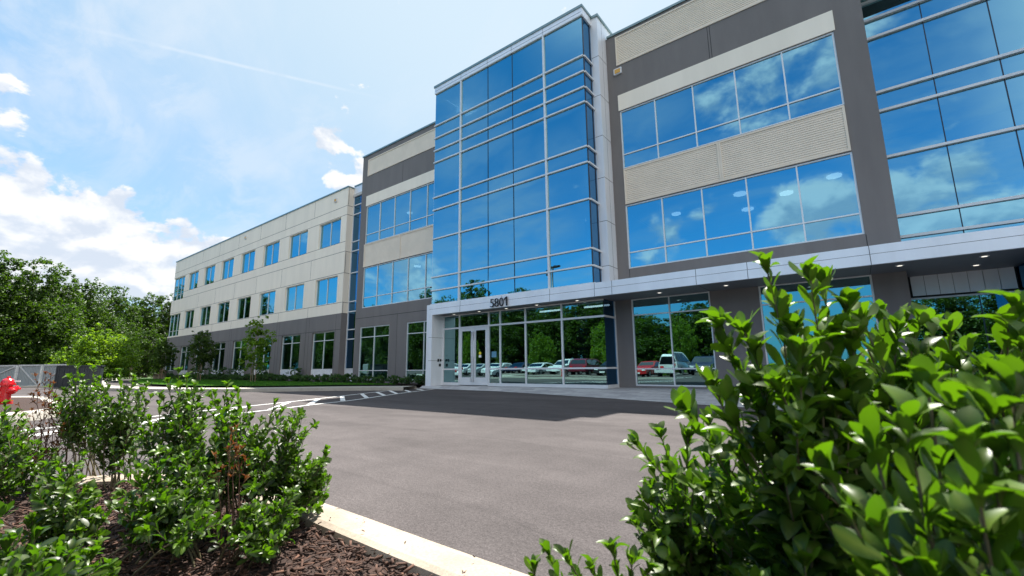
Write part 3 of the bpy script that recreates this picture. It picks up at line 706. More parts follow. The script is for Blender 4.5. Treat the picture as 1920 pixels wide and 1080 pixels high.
for x, y in ((-8.8,17.6),(-11.2,17.6)):
    mb = MB(); mb.box(x-.6, x+.6, y-.03, y+.03, 3.55, 3.62); mb.build('ceiling_lamp', M['lit'], B0)
# --- canopy and entrance portal
YF = 15.3; FX0 = -17.22; FZ0, FZ1, FG = 3.63, 4.16, 3.92
mb = MB()
mb.box(FX0+.0, 14, YF, YF+.10, FG+.012, FZ1); mb.box(FX0+.14, 14, YF-.018, YF+.09, FZ0, FG-.004); mb.box(FX0, 14, YF+.012, YF+.08, FG-.003, FG+.011, m=1)
for x in (-14.86,-12.3,-9.75,-7.71,-6.99,-3.96,-2.41,0.60,3.7): mb.box(x-.007, x+.007, YF-.021, YF+.0, FZ0, FG-.006, m=1); mb.box(x-.007, x+.007, YF-.003, YF+.02, FG+.014, FZ1, m=1)
mb.box(FX0, 14, YF+.101, YW-.01, FZ1-.05, FZ1-.004)
mb.box(FX0+.002, FX0+.14, YF+.004, YF+.10, .06, FG+.010); mb.box(FX0+.15, -16.80, YF-.018, YF+.09, .06, FZ0-.001)
mb.box(FX0+.001, -16.80, YF+.102, YW-.02, .06, FZ0+.3)                 # the deep leg
for z in (1.35, 2.5): mb.box(FX0+.2, -16.797, YF-.021, YF+.9, z-.006, z+.006, m=1)
cn = mb.build('entrance_canopy', [M['panel'], M['joint']], B0)
mb = MB(); mb.box(-16.79, xE, YF+.092, YW-.004, FZ0+.012, FZ0+.06); mb.box(xE+.001, 5.88, YF+.093, YC-.005, FZ0+.0125, FZ0+.061); mb.box(5.9, 14, YF+.092, YW-.004, FZ0+.012, FZ0+.06)
for x in (-12.3,-7.71,-3.96,0.6): mb.box(x-.006, x+.006, YF+.1, YW-.01, FZ0+.009, FZ0+.013, m=1)
mb.build('soffit', [M['soffit'], M['joint']], cn)
for x, y in ((-15.77,15.8),(-14.08,15.8),(-12.43,15.8),(-10.75,15.8),(-8.76,15.8),(-5.49,16.1),(-3.23,16.1),(-1.0,16.1),(1.22,15.95),(2.85,15.95),(2.9,17.3)):
    mb = MB(); mb.lathe([(.075,FZ0-.006),(.10,FZ0-.004),(.10,FZ0+.011)], o=(x,y,0), n=16); mb.lathe([(.06,FZ0-.009),(.06,FZ0-.0065)], o=(x,y,0), n=14, m=1); mb.build('downlight', [M['alu'], M['downlit']], cn)
# number 5801
xx = -12.90
for ch in '5801':
    cu = bpy.data.curves.new('digit', 'FONT'); cu.body = ch; cu.size = 0.56; cu.extrude = 0.022; cu.offset = -0.006
    to = bpy.data.objects.new('tmp', cu); COL.objects.link(to)
    dg = bpy.context.evaluated_depsgraph_get(); me = bpy.data.meshes.new_from_object(to.evaluated_get(dg)); bpy.data.objects.remove(to)
    me.transform(Matrix.Rotation(PI/2, 4, 'X')); xs_ = [v.co.x for v in me.vertices]; me.transform(Matrix.Translation((xx-min(xs_), YF-.075, 3.66)))
    if ch == '1':                                  # a one with a flag
        me = bpy.data.meshes.new('number_digit'); q = [(.10,0),(.165,0),(.165,.405),(.12,.405),(0,.325),(0,.265),(.10,.325)]; nq = len(q)
        me.from_pydata([(xx+a_, YF-.097, 3.66+b_) for a_, b_ in q]+[(xx+a_, YF-.053, 3.66+b_) for a_, b_ in q], [], [tuple(range(nq)), tuple(reversed(range(nq, 2*nq)))]+[((i+1)%nq, i, nq+i, nq+(i+1)%nq) for i in range(nq)]); me.update()
    me.materials.clear(); me.materials.append(M['digit']); o = bpy.data.objects.new('number_digit', me); COL.objects.link(o); o.parent = cn
    xx += (max(xs_)-min(xs_)) + 0.045
# intercom on the leg
for q in ((15.70,15.80,1.30,1.44),(15.86,15.95,1.31,1.43),(15.80,15.93,1.06,1.20)):
    mb = MB(); mb.box(-16.797, -16.77, *q); mb.build('intercom', M['black'], cn, bevel=.004)
mb = MB(); mb.lathe([(.05,-16.797),(.05,-16.775)], o=(0,15.84,1.62), ax='x', n=16); mb.build('door_buzzer', M['white'], cn)
# --- entrance storefront
YS = 16.1; sv = [-16.80, -15.65, -13.72, -13.03, -11.58, -9.69, -7.74]; SZ0, SZ1, SH, SR = .20, 3.63, 2.95, .92
mb = MB(); fw_ = .075
mb.box(sv[0], sv[1], YS-.04, YS+.06, SZ0-.06, SZ0+fw_); mb.box(sv[2], sv[6]+.03, YS-.04, YS+.06, SZ0-.06, SZ0+fw_); mb.box(sv[0], sv[6], YS-.04, YS+.06, SZ1-.05, SZ1)
for i, x in enumerate(sv[:-1]): mb.box(x-.035 if i else x, x+.035 if i else x+.07, YS-.038, YS+.058, .14, SZ1-.05)
mb.box(sv[0]+.07, sv[6]+.02, YS-.045, YS+.055, SH-.04, SH+.04)
mb.box(sv[0]+.07, sv[1]-.035, YS-.042, YS+.052, SR-.035, SR+.035); mb.box(sv[2]+.035, sv[6]+.02, YS-.042, YS+.052, SR-.035, SR+.035)
mb.box(sv[6]-.02, sv[6]+.03, YS+.062, YW-.01, SR-.034, SR+.034); mb.box(sv[6]-.02, sv[6]+.03, YS+.062, YW-.01, SH-.039, SH+.039); mb.box(sv[6]-.03, sv[6]+.035, YS+.062, YW-.01, SZ0-.059, SZ0+fw_)
mb.box(sv[6]-.03, sv[6]+.04, YW-.08, YW-.011, SZ0+fw_, SZ1); mb.box(sv[2], sv[6]+.06, YS-.02, YW-.012, .10, .139, m=1)
mb.box(sv[6]-.035, sv[6]-.005, YS+.008, YS+.035, SZ0+fw_, SZ1-.05, m=2)
sf = mb.build('storefront_glazing', [M['alu'], M['grey'], M['mull']], B0)
g = MB(); zl = [SZ0, SR, SH, SZ1]
for i in range(6):
    for c_, d_ in zip(zl, zl[1:]):
        if i == 1 and d_ <= SH: continue
        pane(g, sv[i], sv[i+1]-.002, YS+.01, c_, d_, .0028)
g.build('glass_pane', M['glass_low'], sf)
g = MB()
for c_, d_ in zip(zl, zl[1:]): g.quad((sv[6],YS+.012,c_),(sv[6],YW-.02,c_),(sv[6],YW-.02,d_),(sv[6],YS+.012,d_))
g.build('glass_pane', M['glass_side'], sf)
for k, (a_, b_) in enumerate(((sv[1]+.04, -14.695), (-14.685, sv[2]-.04))):
    mb = MB(); sw = .15; z0, z1 = .165, SH-.05
    mb.box(a_, b_, YS-.05, YS+.0, z0, z0+.36); mb.box(a_, b_, YS-.05, YS+.0, z1-.14, z1); mb.box(a_, a_+sw, YS-.049, YS-.001, z0+.36, z1-.14); mb.box(b_-sw, b_, YS-.049, YS-.001, z0+.36, z1-.14)
    d = mb.build('door', M['alu'], B0)
    g = MB(); pane(g, a_+sw-.01, b_-sw+.01, YS-.02, z0+.35, z1-.13, .001); g.build('glass_pane', M['glass_low'], d)
    hx = (b_-.07) if k == 0 else (a_+.07)
    mb = MB(); mb.tube([(hx,YS-.11,.32),(hx,YS-.11,2.70)], .014, 8)
    for z in (.36, 1.5, 2.66): mb.tube([(hx,YS-.115,z),(hx,YS-.045,z)], .011, 6)
    mb.build('handle', M['steel'], d, smooth=True)
    if k == 1:
        mb = MB(); cxs = (a_+b_)/2-.02; mb.lathe([(.075,YS-.055),(.075,YS-.052)], o=(cxs,0,1.66), ax='y', n=20); mb.box(cxs-.075, cxs+.075, YS-.0553, YS-.0523, 1.46, 1.575, m=1); mb.build('sticker', [M['yellow'], M['white']], d)
mb = MB(); mb.box(sv[2]+.16, sv[2]+.45, YS-.005, YS-.001, 1.45, 1.72); mb.build('window_notice', surf('blue_notice', (.10,.25,.36), .5), sf)
# wall lamps
for x, z in ((-7.0,13.93),(X(-29.9),Z(13.55)),(X(-45.6),Z(13.6))):
    mb = MB(); mb.box(x-.18, x+.18, YW-.08, YW+.01, z-.14, z+.14); mb.box(x-.13, x+.13, YW-.1, YW-.078, z-.10, z+.09, m=1); mb.build('wall_lamp', [M['alu'], M['orange']], B0)

# ------------------------------------------------------------------ vegetation
LT = np.array([0,.14,.34,.56,.76,.91,1.0]); LW = np.array([.022,.080,.155,.212,.212,.135,.013])
def leaf_template():
    V = []
    for t, h in zip(LT, LW):
        z = 0.10*math.sin(t*PI) - 0.16*t*t
        V += [(-h, t, z+h*.42), (0, t, z), (h, t, z+h*.42)]
    Fq = []
    for k in range(len(LT)-1):
        for s in (0, 1): Fq.append((3*k+s, 3*k+s+1, 3*k+s+4, 3*k+s+3))
    return np.array(V), np.array(Fq)
LV, LF = leaf_template()
def inst_leaves(P, Y, N, S, W, curl=None):
    """place leaf templates: base P, length dir Y, normal N, size S, width factor W"""
    Y = Y/np.linalg.norm(Y, axis=1, keepdims=True); Xv = np.cross(Y, N); Xv /= np.linalg.norm(Xv, axis=1, keepdims=True)+1e-9; Nv = np.cross(Xv, Y)
    k = len(P); cz = np.ones(k) if curl is None else curl
    V = P[:,None,:] + Xv[:,None,:]*(LV[None,:,0,None]*(S*W)[:,None,None]) + Y[:,None,:]*(LV[None,:,1,None]*S[:,None,None]) + Nv[:,None,:]*(LV[None,:,2,None]*(S*cz)[:,None,None])
    Fq = (np.arange(k)[:,None,None]*len(LV) + LF[None]).reshape(-1,4)
    return V.reshape(-1,3), Fq
class Shrub:
    def __init__(s, seed): s.r = np.random.default_rng(seed); s.P=[];s.Y=[];s.N=[];s.S=[];s.T=[];s.A=[];s.stem=MB();s.dry=[];
    def shoot(s, pts, r0_, r1_, leaf, start=0.3, gap=0.02, young=0.0, tipn=7, stemonly=False, spread=0.82):
        pts = [np.array(p, float) for p in pts]; n = len(pts)
        s.stem.tube([tuple(p) for p in pts], [r0_+(r1_-r0_)*k/(n-1) for k in range(n)], 5, cap=False)
        if stemonly: return
        seg = [np.linalg.norm(b-a) for a, b in zip(pts, pts[1:])]; L = sum(seg); d = start*L; ph = s.r.uniform(0, 6.28)
        while d < L:
            q = d; k = 0
            while k < n-2 and q > seg[k]: q -= seg[k]; k += 1
            u_ = min(q/seg[k], 1); p = pts[k]*(1-u_)+pts[k+1]*u_; ax = (pts[k+1]-pts[k])/seg[k]
            t = d/L; s.leaf(p, ax, ph, leaf*s.r.uniform(.55,1.2)*(1-.25*max(0,t-.75)/.25), (spread - .45*max(0,(t-.7)/.3)), young*max(0,(t-.55)/.45))
            ph += 2.4+s.r.normal(0,.25); d += gap*s.r.uniform(.6,1.4)
        for _ in range(tipn): s.leaf(pts[-1], ax, ph, leaf*s.r.uniform(.45,.9), s.r.uniform(.2,.95), young); ph += 2.4
    def leaf(s, p, ax, ph, size, ang, yg):
        a_ = np.cross(ax, [0,0,1.0]);
        if np.linalg.norm(a_) < .05: a_ = np.cross(ax, [1.0,0,0])
        a_ /= np.linalg.norm(a_); b_ = np.cross(ax, a_); rad = a_*math.cos(ph)+b_*math.sin(ph)
        ang = ang+s.r.normal(0,.16); y = ax*math.cos(ang)+rad*math.sin(ang); y = y+np.array([0,0,.10])
        nn = ax*math.sin(ang)-rad*math.cos(ang); nn = nn*1.0 + s.r.normal(0,.25,3)
        if nn[2] < -.3 and s.r.random() < .6: nn = -nn
        s.P.append(p+rad*.002); s.Y.append(y); s.N.append(nn); s.S.append(size); s.T.append((s.r.beta(1.6,1.8), min(1,max(0,yg+s.r.normal(0,.14)))))
    def plant(s, base, tip, leaf, gap, side=5, bend=.12, young=.8, r0_=.006, leafstart=.35, sidelen=.16, bare=False):
        base = np.array(base, float); tip = np.array(tip, float); L = np.linalg.norm(tip-base)
        c1 = base + np.array([0,0,L*.45]) + s.r.normal(0,.05*L,3)*[1,1,.3]; n = 9; pts = []
        for k in range(n):
            t = k/(n-1); q = (1-t)**2*base + 2*t*(1-t)*(c1*.55+(base+tip)/2*.45) + t*t*tip; q = q + s.r.normal(0,.006*L,3)*(0<k<n-1); pts.append(q)
        s.shoot(pts, r0_, r0_*.3, leaf, start=leafstart, gap=gap, young=young, stemonly=bare)
        for j in range(side):
            t = leafstart*.9+(1-leafstart)*(j+.5*s.r.random())/side*.93; k = min(int(t*(n-1)), n-2); p = pts[k]; ax = pts[k+1]-pts[k]; ax /= np.linalg.norm(ax)
            az = s.r.uniform(0,6.28); o = np.array([math.cos(az),math.sin(az),.0]); d = ax*.65+o*.6; d /= np.linalg.norm(d); l = sidelen*s.r.uniform(.6,1.25)*(1.15-.5*t)
            q1 = p+d*l*.5; q2 = p+d*l*.8+np.array([0,0,l*.2]); q3 = q2+np.array([0,0,l*.22])+d*l*.12
            s.shoot([p,q1,q2,q3], r0_*.4, r0_*.2, leaf*.92, start=.25, gap=gap, young=young*.8, stemonly=bare)
    def build(s, name, label, group=None, dry=False, loc=(0,0,0), mat='holly', lm=None):
        e = empty(name, loc, label, 'shrub', group)
        off = np.array(loc)
        s.stem.v = [tuple(np.array(v)-off) for v in s.stem.v]
        o = s.stem.build('stem', M['drystem' if dry else 'stem'], e, smooth=True)
        S = np.array(s.S); V, Fq = inst_leaves(np.array(s.P)-off, np.array(s.Y), np.array(s.N), S, s.r.uniform(.85,1.2,len(S)) if not dry else s.r.uniform(.5,.9,len(S)), s.r.uniform(-.6,2.0,len(S)))
        T = np.repeat(np.array(s.T), len(LV), axis=0)
        rib = np.zeros(len(LV)); rib[1::3] = .55; rib[:3] = 1.0; T = np.concatenate([T, np.tile(rib, len(s.T))[:,None]], 1)
        numpy_mesh('leaves', V, Fq, M['dryleaf' if dry else mat], e, T, smooth=True)
        return e
def mk_shrub(seed, base, tips, leaf, gap, label, depth=None, dj=.12, side=5, young=.8, leafstart=.3, sidelen=.16, dry=False, fill=0, bj=.06, mat='holly', group='broadleaf evergreen shrubs in the planting bed', bare=False, r0_=.006):
    """base (x,y); tips: (px,py,depth)"""
    S = Shrub(seed); b0 = np.array([base[0], base[1], .09])
    T = [at(*t) for t in tips]
    for _ in range(fill):
        i, j = S.r.integers(0, len(T), 2); u_ = S.r.random(); q = T[i]*u_+T[j]*(1-u_); f = S.r.uniform(.45,.93); T.append(b0+(q-b0)*f + S.r.normal(0,.05,3)*[1,1,.4])
    for t in T:
        b = b0+np.array([*S.r.normal(0,bj,2),0]); d_ = t-b
        if t[2] < .16: t[2] = .16+.1*S.r.random()
        S.plant(b, t, leaf, gap, side=side, young=young, leafstart=leafstart, sidelen=sidelen, bare=bare, r0_=r0_)
    return S.build('shrub', label, group, dry, (b0[0], b0[1], .09), mat)

def bxy(px, depth):
    p = at(px, 900, depth); return (p[0], p[1])
if True:
    # right foreground, close to the camera
    mk_shrub(1, bxy(1560,.95), [(1585,585,1.0),(1600,640,.95),(1370,660,1.0),(1350,620,1.02),(1440,514,1.0),(1520,526,.98),(1470,596,1.0),(1395,621,1.0),(1545,536,1.05),(1420,676,.95),(1340,726,1.0),(1290,776,1.05),(1500,676,.85),(1600,656,.95),(1620,606,1.05),(1560,636,1.0),(1465,736,.85),(1380,796,.9)],
             .074, .0165, 'tall leafy shrub at right with the highest shoot, its tips reaching the canopy line', side=5, fill=26, bj=.09, sidelen=.16, leafstart=.3, young=.9)
    mk_shrub(2, bxy(1760,1.15), [(1610,615,1.1),(1650,600,1.15),(1680,625,1.05),(1720,610,1.1),(1780,625,1.1),(1700,615,1.15),(1750,630,1.2),(1660,645,1.1),(1810,655,1.15),(1730,675,1.0),(1850,705,1.1),(1620,695,1.15),(1890,615,.9),(1915,655,.85),(1905,585,.9)],
             .074, .0165, 'leafy shrub at the right edge of the photo, in front of the panelled entrance', side=5, fill=20, bj=.1, sidelen=.16)
    mk_shrub(3, bxy(1800,.55), [(1790,765,.55),(1700,805,.52),(1860,785,.5),(1640,845,.58),(1740,735,.6),(1560,905,.6),(1900,745,.5),(1820,845,.45)],
             .066, .016, 'nearest shrub, large blurred leaves in the bottom right corner', side=4, fill=14, bj=.08, sidelen=.12)
    mk_shrub(4, bxy(1330,1.35), [(1195,835,1.3),(1240,820,1.3),(1215,945,1.25),(1260,900,1.2),(1200,960,1.3),(1225,880,1.35),(1290,820,1.2),(1330,800,1.15),(1240,1010,1.15),(1270,1050,1.1),(1300,920,1.1)],
             .062, .0145, 'dense low shrub right of the open asphalt, leaning left over it', side=5, fill=20, bj=.10, sidelen=.14, leafstart=.2)
    mk_shrub(5, bxy(1130,1.0), [(1030,1043,1.02),(1065,1048,1.0),(1110,1068,1.0),(1150,1038,1.0),(1185,1058,1.0),(1215,1073,.98),(1000,1068,1.03)],
             .050, .012, 'low shrub with only its upright tips showing at the bottom edge', side=3, fill=4, bj=.07, sidelen=.08)
    # left foreground
    mk_shrub(19, bxy(1900,.95), [(1850,700,.95),(1900,660,.95),(1800,690,1.0),(1940,640,.9),(1760,720,1.0),(1700,700,1.05),(1880,760,.85),(1650,740,1.0)],
             .070, .016, 'shrub filling the gap between the blurred leaves and the right edge', side=5, fill=12, bj=.1, sidelen=.14)
    mk_shrub(6, bxy(540,2.75), [(585,801,2.6),(560,779,2.6),(535,801,2.6),(600,869,2.5),(605,931,2.5),(575,881,2.5),(545,851,2.6),(520,831,2.7),(590,1001,2.4)],
             .058, .017, 'rightmost shrub of the left bed, beside the curved kerb', side=6, fill=9, bj=.08, leafstart=.36, sidelen=.17)
    mk_shrub(7, bxy(450,2.7), [(515,757,2.7),(490,789,2.6),(445,734,2.75),(425,726,2.8),(395,744,2.7),(480,849,2.4),(440,799,2.5),(470,919,2.2),(410,759,2.6)],
             .060, .017, 'shrub with a few rust brown leaves, second from the right in the left bed', side=6, fill=11, bj=.09, leafstart=.36, sidelen=.18)
    mk_shrub(8, bxy(350,2.9), [(335,699,2.9),(350,711,2.9),(315,719,2.9),(365,739,2.8),(300,744,2.9),(330,769,2.7),(280,789,2.6),(380,789,2.6)],
             .062, .018, 'tallest shoot of the left bed with a pale tip, in front of the lawn', side=6, fill=10, bj=.09, leafstart=.36, sidelen=.18)
    mk_shrub(9, bxy(235,3.5), [(250,709,3.5),(225,697,3.6),(205,709,3.6),(265,737,3.4),(275,724,3.4),(190,727,3.5)],
             .058, .018, 'bluish green shrub before the dark metal container, right of two', side=6, fill=9, bj=.1, sidelen=.18, leafstart=.35)
    mk_shrub(10, bxy(160,3.7), [(145,691,3.7),(175,693,3.8),(130,709,3.7),(118,732,3.6),(185,712,3.7),(155,727,3.6),(95,727,3.8)],
             .056, .018, 'bluish green shrub with long bare lower stems before the dark metal container, left of two', side=6, fill=8, bj=.1, sidelen=.18, leafstart=.45)
    mk_shrub(11, bxy(10,3.1), [(10,758,3.1),(30,775,3.1),(-20,760,3.1),(40,800,3.0),(25,850,3.0),(10,900,2.9),(-30,820,3.0)],
             .058, .018, 'shrub at the left edge of the photo below the red hydrant', side=6, fill=8, bj=.1, sidelen=.18, leafstart=.25)
    mk_shrub(12, bxy(115,2.25), [(110,870,2.2),(140,880,2.2),(85,895,2.2),(160,920,2.1),(180,960,2.0),(70,940,2.1),(130,910,2.0)],
             .058, .015, 'low round shrub on dark mulch in the middle of the left bed', side=5, fill=8, bj=.08, sidelen=.13, leafstart=.2)
    mk_shrub(13, bxy(110,1.75), [(60,1035,1.7),(110,1025,1.65),(160,1040,1.65),(25,1065,1.6),(200,1065,1.6),(130,1065,1.5),(80,1075,1.5)],
             .055, .014, 'low shrub in the bottom left corner', side=4, fill=4, bj=.1, sidelen=.1, leafstart=.15)
    mk_shrub(14, bxy(330,2.3), [(300,850,2.2),(260,880,2.2),(350,860,2.15),(400,880,2.15),(230,930,2.1),(310,940,1.95),(380,950,1.95),(270,1000,1.85),(340,1020,1.8),(420,980,1.9)],
             .058, .016, 'broad bushy shrub filling the lower middle of the left bed', side=6, fill=11, bj=.13, sidelen=.15, leafstart=.38)
    mk_shrub(15, bxy(500,2.2), [(470,960,2.1),(510,980,2.1),(540,930,2.15),(440,1010,1.9),(560,960,2.15),(500,1040,1.9)],
             .056, .016, 'dark leafy shrub at the bottom of the left bed beside the bare mulch', side=5, fill=7, bj=.08, sidelen=.13, leafstart=.38)
    mk_shrub(16, bxy(30,1.35), [(20,1020,1.3),(-20,990,1.35),(60,1060,1.2),(-30,1040,1.25),(30,1080,1.15),(100,1090,1.2),(0,970,1.4)],
             .058, .015, 'dark shrub cut off by the bottom left corner of the photo', side=5, fill=4, bj=.09, sidelen=.12, leafstart=.1, young=.3)
    mk_shrub(18, bxy(30,3.9), [(5,800,3.8),(40,820,3.8),(70,850,3.7),(-20,830,3.7),(60,880,3.6),(20,890,3.6)],
             .056, .018, 'half hidden shrub behind the one below the hydrant', side=6, fill=5, bj=.1, sidelen=.15, leafstart=.25)
    # the dead one: bare twigs with rust leaves
    S = Shrub(33); b0 = np.array([*bxy(110,3.6), .09])
    for t in [(35,760,3.6),(60,770,3.6),(75,800,3.5),(50,830,3.5),(70,735,3.6),(40,860,3.4),(90,820,3.5),(20,800,3.5),(60,880,3.3),(30,910,3.3),(100,770,3.6)]:
        q = at(*t); S.plant(b0+np.array([*S.r.normal(0,.1,2),0]), q, .035, .05, side=6, young=.6, leafstart=.35, sidelen=.2, r0_=.005)
    S.build('dead_shrub', 'dead shrub of thin bare twigs holding curled rust brown leaves', None, True, tuple(b0))
    for sd, (px, py, dp), lb in ((41,(100,712,3.6),'withered rust brown shoot standing before the dark metal container'),(42,(432,830,2.3),'withered rust brown twig in the second shrub from the right')):
        S = Shrub(sd); q = at(px, py, dp); b = np.array([q[0]+.05, q[1]+.02, .09])
        for j in range(4): S.plant(b+S.r.normal(0,.03,3)*[1,1,0], q+S.r.normal(0,.04,3), .040, .022, side=3, young=.5, leafstart=.8, sidelen=.08, r0_=.004)
        S.build('withered_shoot', lb, None, True, tuple(b))

# ---------- trees
def crown_leaves(rg, blobs, n, size, flat=.35):
    """blobs (cx,cy,cz,rx,ry,rz); leaves gathered in small sprays near the skins of many sub-clumps"""
    B = np.array(blobs, float); vol = B[:,3]*B[:,4]*B[:,5]; pk = vol**.75; pk /= pk.sum()
    nc = max(40, n//26); bi = rg.choice(len(B), nc, p=pk)
    d = rg.normal(0,1,(nc,3)); d /= np.linalg.norm(d, axis=1, keepdims=True); rr = rg.uniform(.45,1.08,nc)**.6
    C = B[bi,:3] + d*B[bi,3:]*rr[:,None]; cr = B[bi,3:].mean(1)*rg.uniform(.09,.24,nc)
    ci = rg.integers(0,nc,n); e = rg.normal(0,1,(n,3)); e /= np.linalg.norm(e,axis=1,keepdims=True)
    P = C[ci] + e*(cr[ci]*rg.uniform(.2,1.0,n)**.5)[:,None]*np.array([1.05,1.05,.88])
    nn = rg.normal(0,.75,(n,3)) + np.array([0,0,.75]) + e*.5; nn /= np.linalg.norm(nn,axis=1,keepdims=True)
    a_ = np.cross(nn, rg.normal(0,1,(n,3))); a_ /= np.linalg.norm(a_,axis=1,keepdims=True); b_ = np.cross(nn, a_)
    s_ = (size*rg.uniform(.55,1.3,n))[:,None]
    V = np.stack([P-a_*s_*.5, P-b_*s_*.30+a_*s_*.05, P+a_*s_*.6, P+b_*s_*.30+a_*s_*.05], 1).reshape(-1,3)
    tc_ = rg.uniform(0,1,nc)
    T = np.stack([np.repeat(rg.uniform(0,1,n),4), np.repeat(np.clip(tc_[ci]*.7+rg.uniform(0,.3,n),0,1),4)],1)
    return V, np.arange(4*n).reshape(-1,4), T
def tree(name, H, R_, seed, n, size, label, cat='tree', group=None, mat='crown', trunk='bark', low=.2, loc=(0,0,0), nb=9, narrow=1.0, tr=None, top=1.0):
    rg = np.random.default_rng(seed); e = empty(name, loc, label, cat, group); blobs = []
    zc = H*(1+low)/2; rz = H*(1-low)/2
    for k in range(nb):
        t = (k+.5)/nb; z = low*H + (1-low)*H*t*.92; prof = math.sin(PI*min(1,(t*.82+.16)))**.7; a_ = rg.uniform(0,6.28); rr = R_*prof*rg.uniform(.2,.55)
        r_ = R_*prof*rg.uniform(.50,.72)*narrow; blobs.append((math.cos(a_)*rr, math.sin(a_)*rr, z, r_, r_, r_*rg.uniform(.7,1.0)*top))
    blobs.append((rg.normal(0,.08)*R_,rg.normal(0,.08)*R_,H*.9,R_*.40,R_*.40,H*.11)); blobs.append((0,0,H*.5,R_*.6,R_*.6,H*.42))
    t_ = MB(); tr = tr or H*.018; t_.tube([(0,0,-.1),(rg.normal(0,.02)*H,0,H*.3),(rg.normal(0,.03)*H,rg.normal(0,.02)*H,H*.6),(0,0,H*.92)], [tr,tr*.75,tr*.5,tr*.1], 8)
    for b in blobs:
        z0 = max(low*H*.6, b[2]-R_*.6); t_.tube([(0,0,z0),(b[0]*.5,b[1]*.5,(z0+b[2])/2),(b[0],b[1],b[2])], [tr*.4,tr*.25,tr*.08], 5, cap=False)
    t_.build('trunk', M[trunk], e, smooth=True)
    V, Fq, T = crown_leaves(rg, blobs, n, size); numpy_mesh('crown', V, Fq, M[mat], e, T)
    return e
G1 = 'woodland trees beyond the car park'; G2 = 'woodland trees mirrored in the glass'
protos = [tree('woodland_tree', 15, 5.2, 101, 30000, .30, 'x', group=G1, low=.06), tree('woodland_tree', 14, 5.8, 102, 32000, .29, 'x', group=G1, low=.04, nb=11), tree('woodland_tree', 16, 4.8, 103, 30000, .29, 'x', group=G1, low=.06, nb=12)]
used = [False]*3
def put_tree(k, x, y, sc, rz, label, group, name=None):
    if not used[k]: e = protos[k]; used[k] = True
    else: e = copy_tree(protos[k])
    e.location = (x, y, -.1); e.scale = (sc[0], sc[0], sc[1]); e.rotation_euler = (0, 0, rz); e['label'] = label; e['group'] = group
    return e
# px, depth, height of top above ground (from the photograph's skyline), width factor
front = [(-40,52,15.5,1.0),(30,56,15.6,1.0),(95,60,14.6,.95),(150,66,14.9,.9),(205,74,15.2,.95),(262,80,15.2,.95),(305,84,15.4,1.0),(350,86,15.0,1.0),(-120,50,15,1.0),(20,74,16.8,1.1),(110,84,17,1.1),(235,96,17,1.1),(330,104,17.5,1.1)]
names_ = ['tall dark tree cut by the left edge, behind the metal gates','second tall dark tree from the left, above the hydrant','third tall tree from the left, above the dark container','tall tree rising left of the bright green tree','tall tree directly behind the bright green tree','tall tree right of the bright green tree','tall tree half way between bright green tree and wing','tall tree touching the left corner of the wing','dark tree just outside the left edge','rear tree filling the gap above the gates','rear tree filling the gap above the dark container','rear tree showing over the middle of the woodland','rear tree just behind the end of the wing']
hs = [15.0, 14.0, 16.0]
for i, (px, dp, h, wf) in enumerate(front):
    q = at(px, 690, dp); k = i % 3
    put_tree(k, q[0], q[1], (wf*(h/hs[k])**.5*1.02, h/hs[k]), i*1.7, names_[i], G1)
# woodland behind the car park, visible in the mirror glass
rr_ = random.Random(4)
for i in range(46):
    x = -124+i*3.6+rr_.uniform(-1.0,1.0); y = -27-rr_.uniform(0,3)-(6 if i%2 else 0); h = (15.5 if x < -44 else 13.2 if x < -30 else 10.5)+rr_.uniform(-1.4,1.2)
    if -24 < x < -17: h *= .72
    if -12.5 < x < 7: continue
    k = i % 3; put_tree(k, x, y, (1.05+rr_.uniform(-.1,.15), h/hs[k]), rr_.uniform(0,6), 'dark green woodland tree behind the parked cars, seen only as a reflection in the glass', G2)
lt = tree('bright_green_tree', 5.6, 3.4, 201, 14000, .22, 'bright yellow green spreading tree in front of the dark woodland', low=.02, mat='crown_light', loc=tuple(at(185,690,44)*[1,1,0]), nb=13, tr=.14)
tree('bright_green_tree', 3.4, 2.2, 202, 7000, .18, 'smaller pale green tree left of the larger bright one', low=.02, mat='crown_light', loc=tuple(at(118,690,44)*[1,1,0]), nb=9, tr=.1)
tree('understorey_tree', 7.5, 3.2, 203, 9000, .26, 'rounded dark green tree near the end of the wing', low=.03, loc=tuple(at(275,690,62)*[1,1,0]), nb=10, tr=.14)
for x, y, sc, lb in ((-33.5,-17.5,1.15,'left one, behind the white saloon cars'),(-23.5,-17.0,1.35,'middle one, behind the white off-road car'),(-15.5,-17.5,1.25,'right one, near the storefront corner'),(-46,-17,1.2,'far one, mirrored left of the doors')):
    e = copy_tree(lt); e.location = (x,y,0); e.scale = (sc*.55,sc*.55,sc*.95); e.rotation_euler = (0,0,x); e['label'] = 'yellow green tree mirrored in the storefront, ' + lb; e['group'] = 'yellow green trees behind the parked cars'
# young planted trees with stakes
def young(px, Y, H, R_, seed, label, nb=8, low=.3, n=3600, mat='crown', sparse=1.0, pin=None):
    q = at(px, 690, 1.0)-CAM; q = CAM+q*(Y/q[1]); e = tree('young_tree', H, R_, seed, n, .13, label, group='young staked trees in front of the wing', low=low, loc=(q[0], q[1], .13), nb=nb, mat=mat, trunk='paleb', tr=.045)
    mb = MB()
    for dx_ in (-.35, .35): mb.tube([(dx_,0,0),(dx_,0,1.3)], .025, 6)
    mb.build('stake', M['wood'], e); return e
young(375, 14.0, 4.4, 1.6, 301, 'young round headed tree in front of the third window of the wing', n=8000)
young(476, 14.0, 4.9, 1.25, 302, 'young open crowned tree with two leading shoots, nearest to the entrance', nb=9, n=5000, low=.27, mat='crown_light')
young(303, 14.6, 4.1, 1.4, 303, 'young tree partly covering the far corner of the wing', n=6500)
young(246, 15.5, 3.7, 1.0, 304, 'slender olive green young tree beyond the far corner of the wing', n=5000)

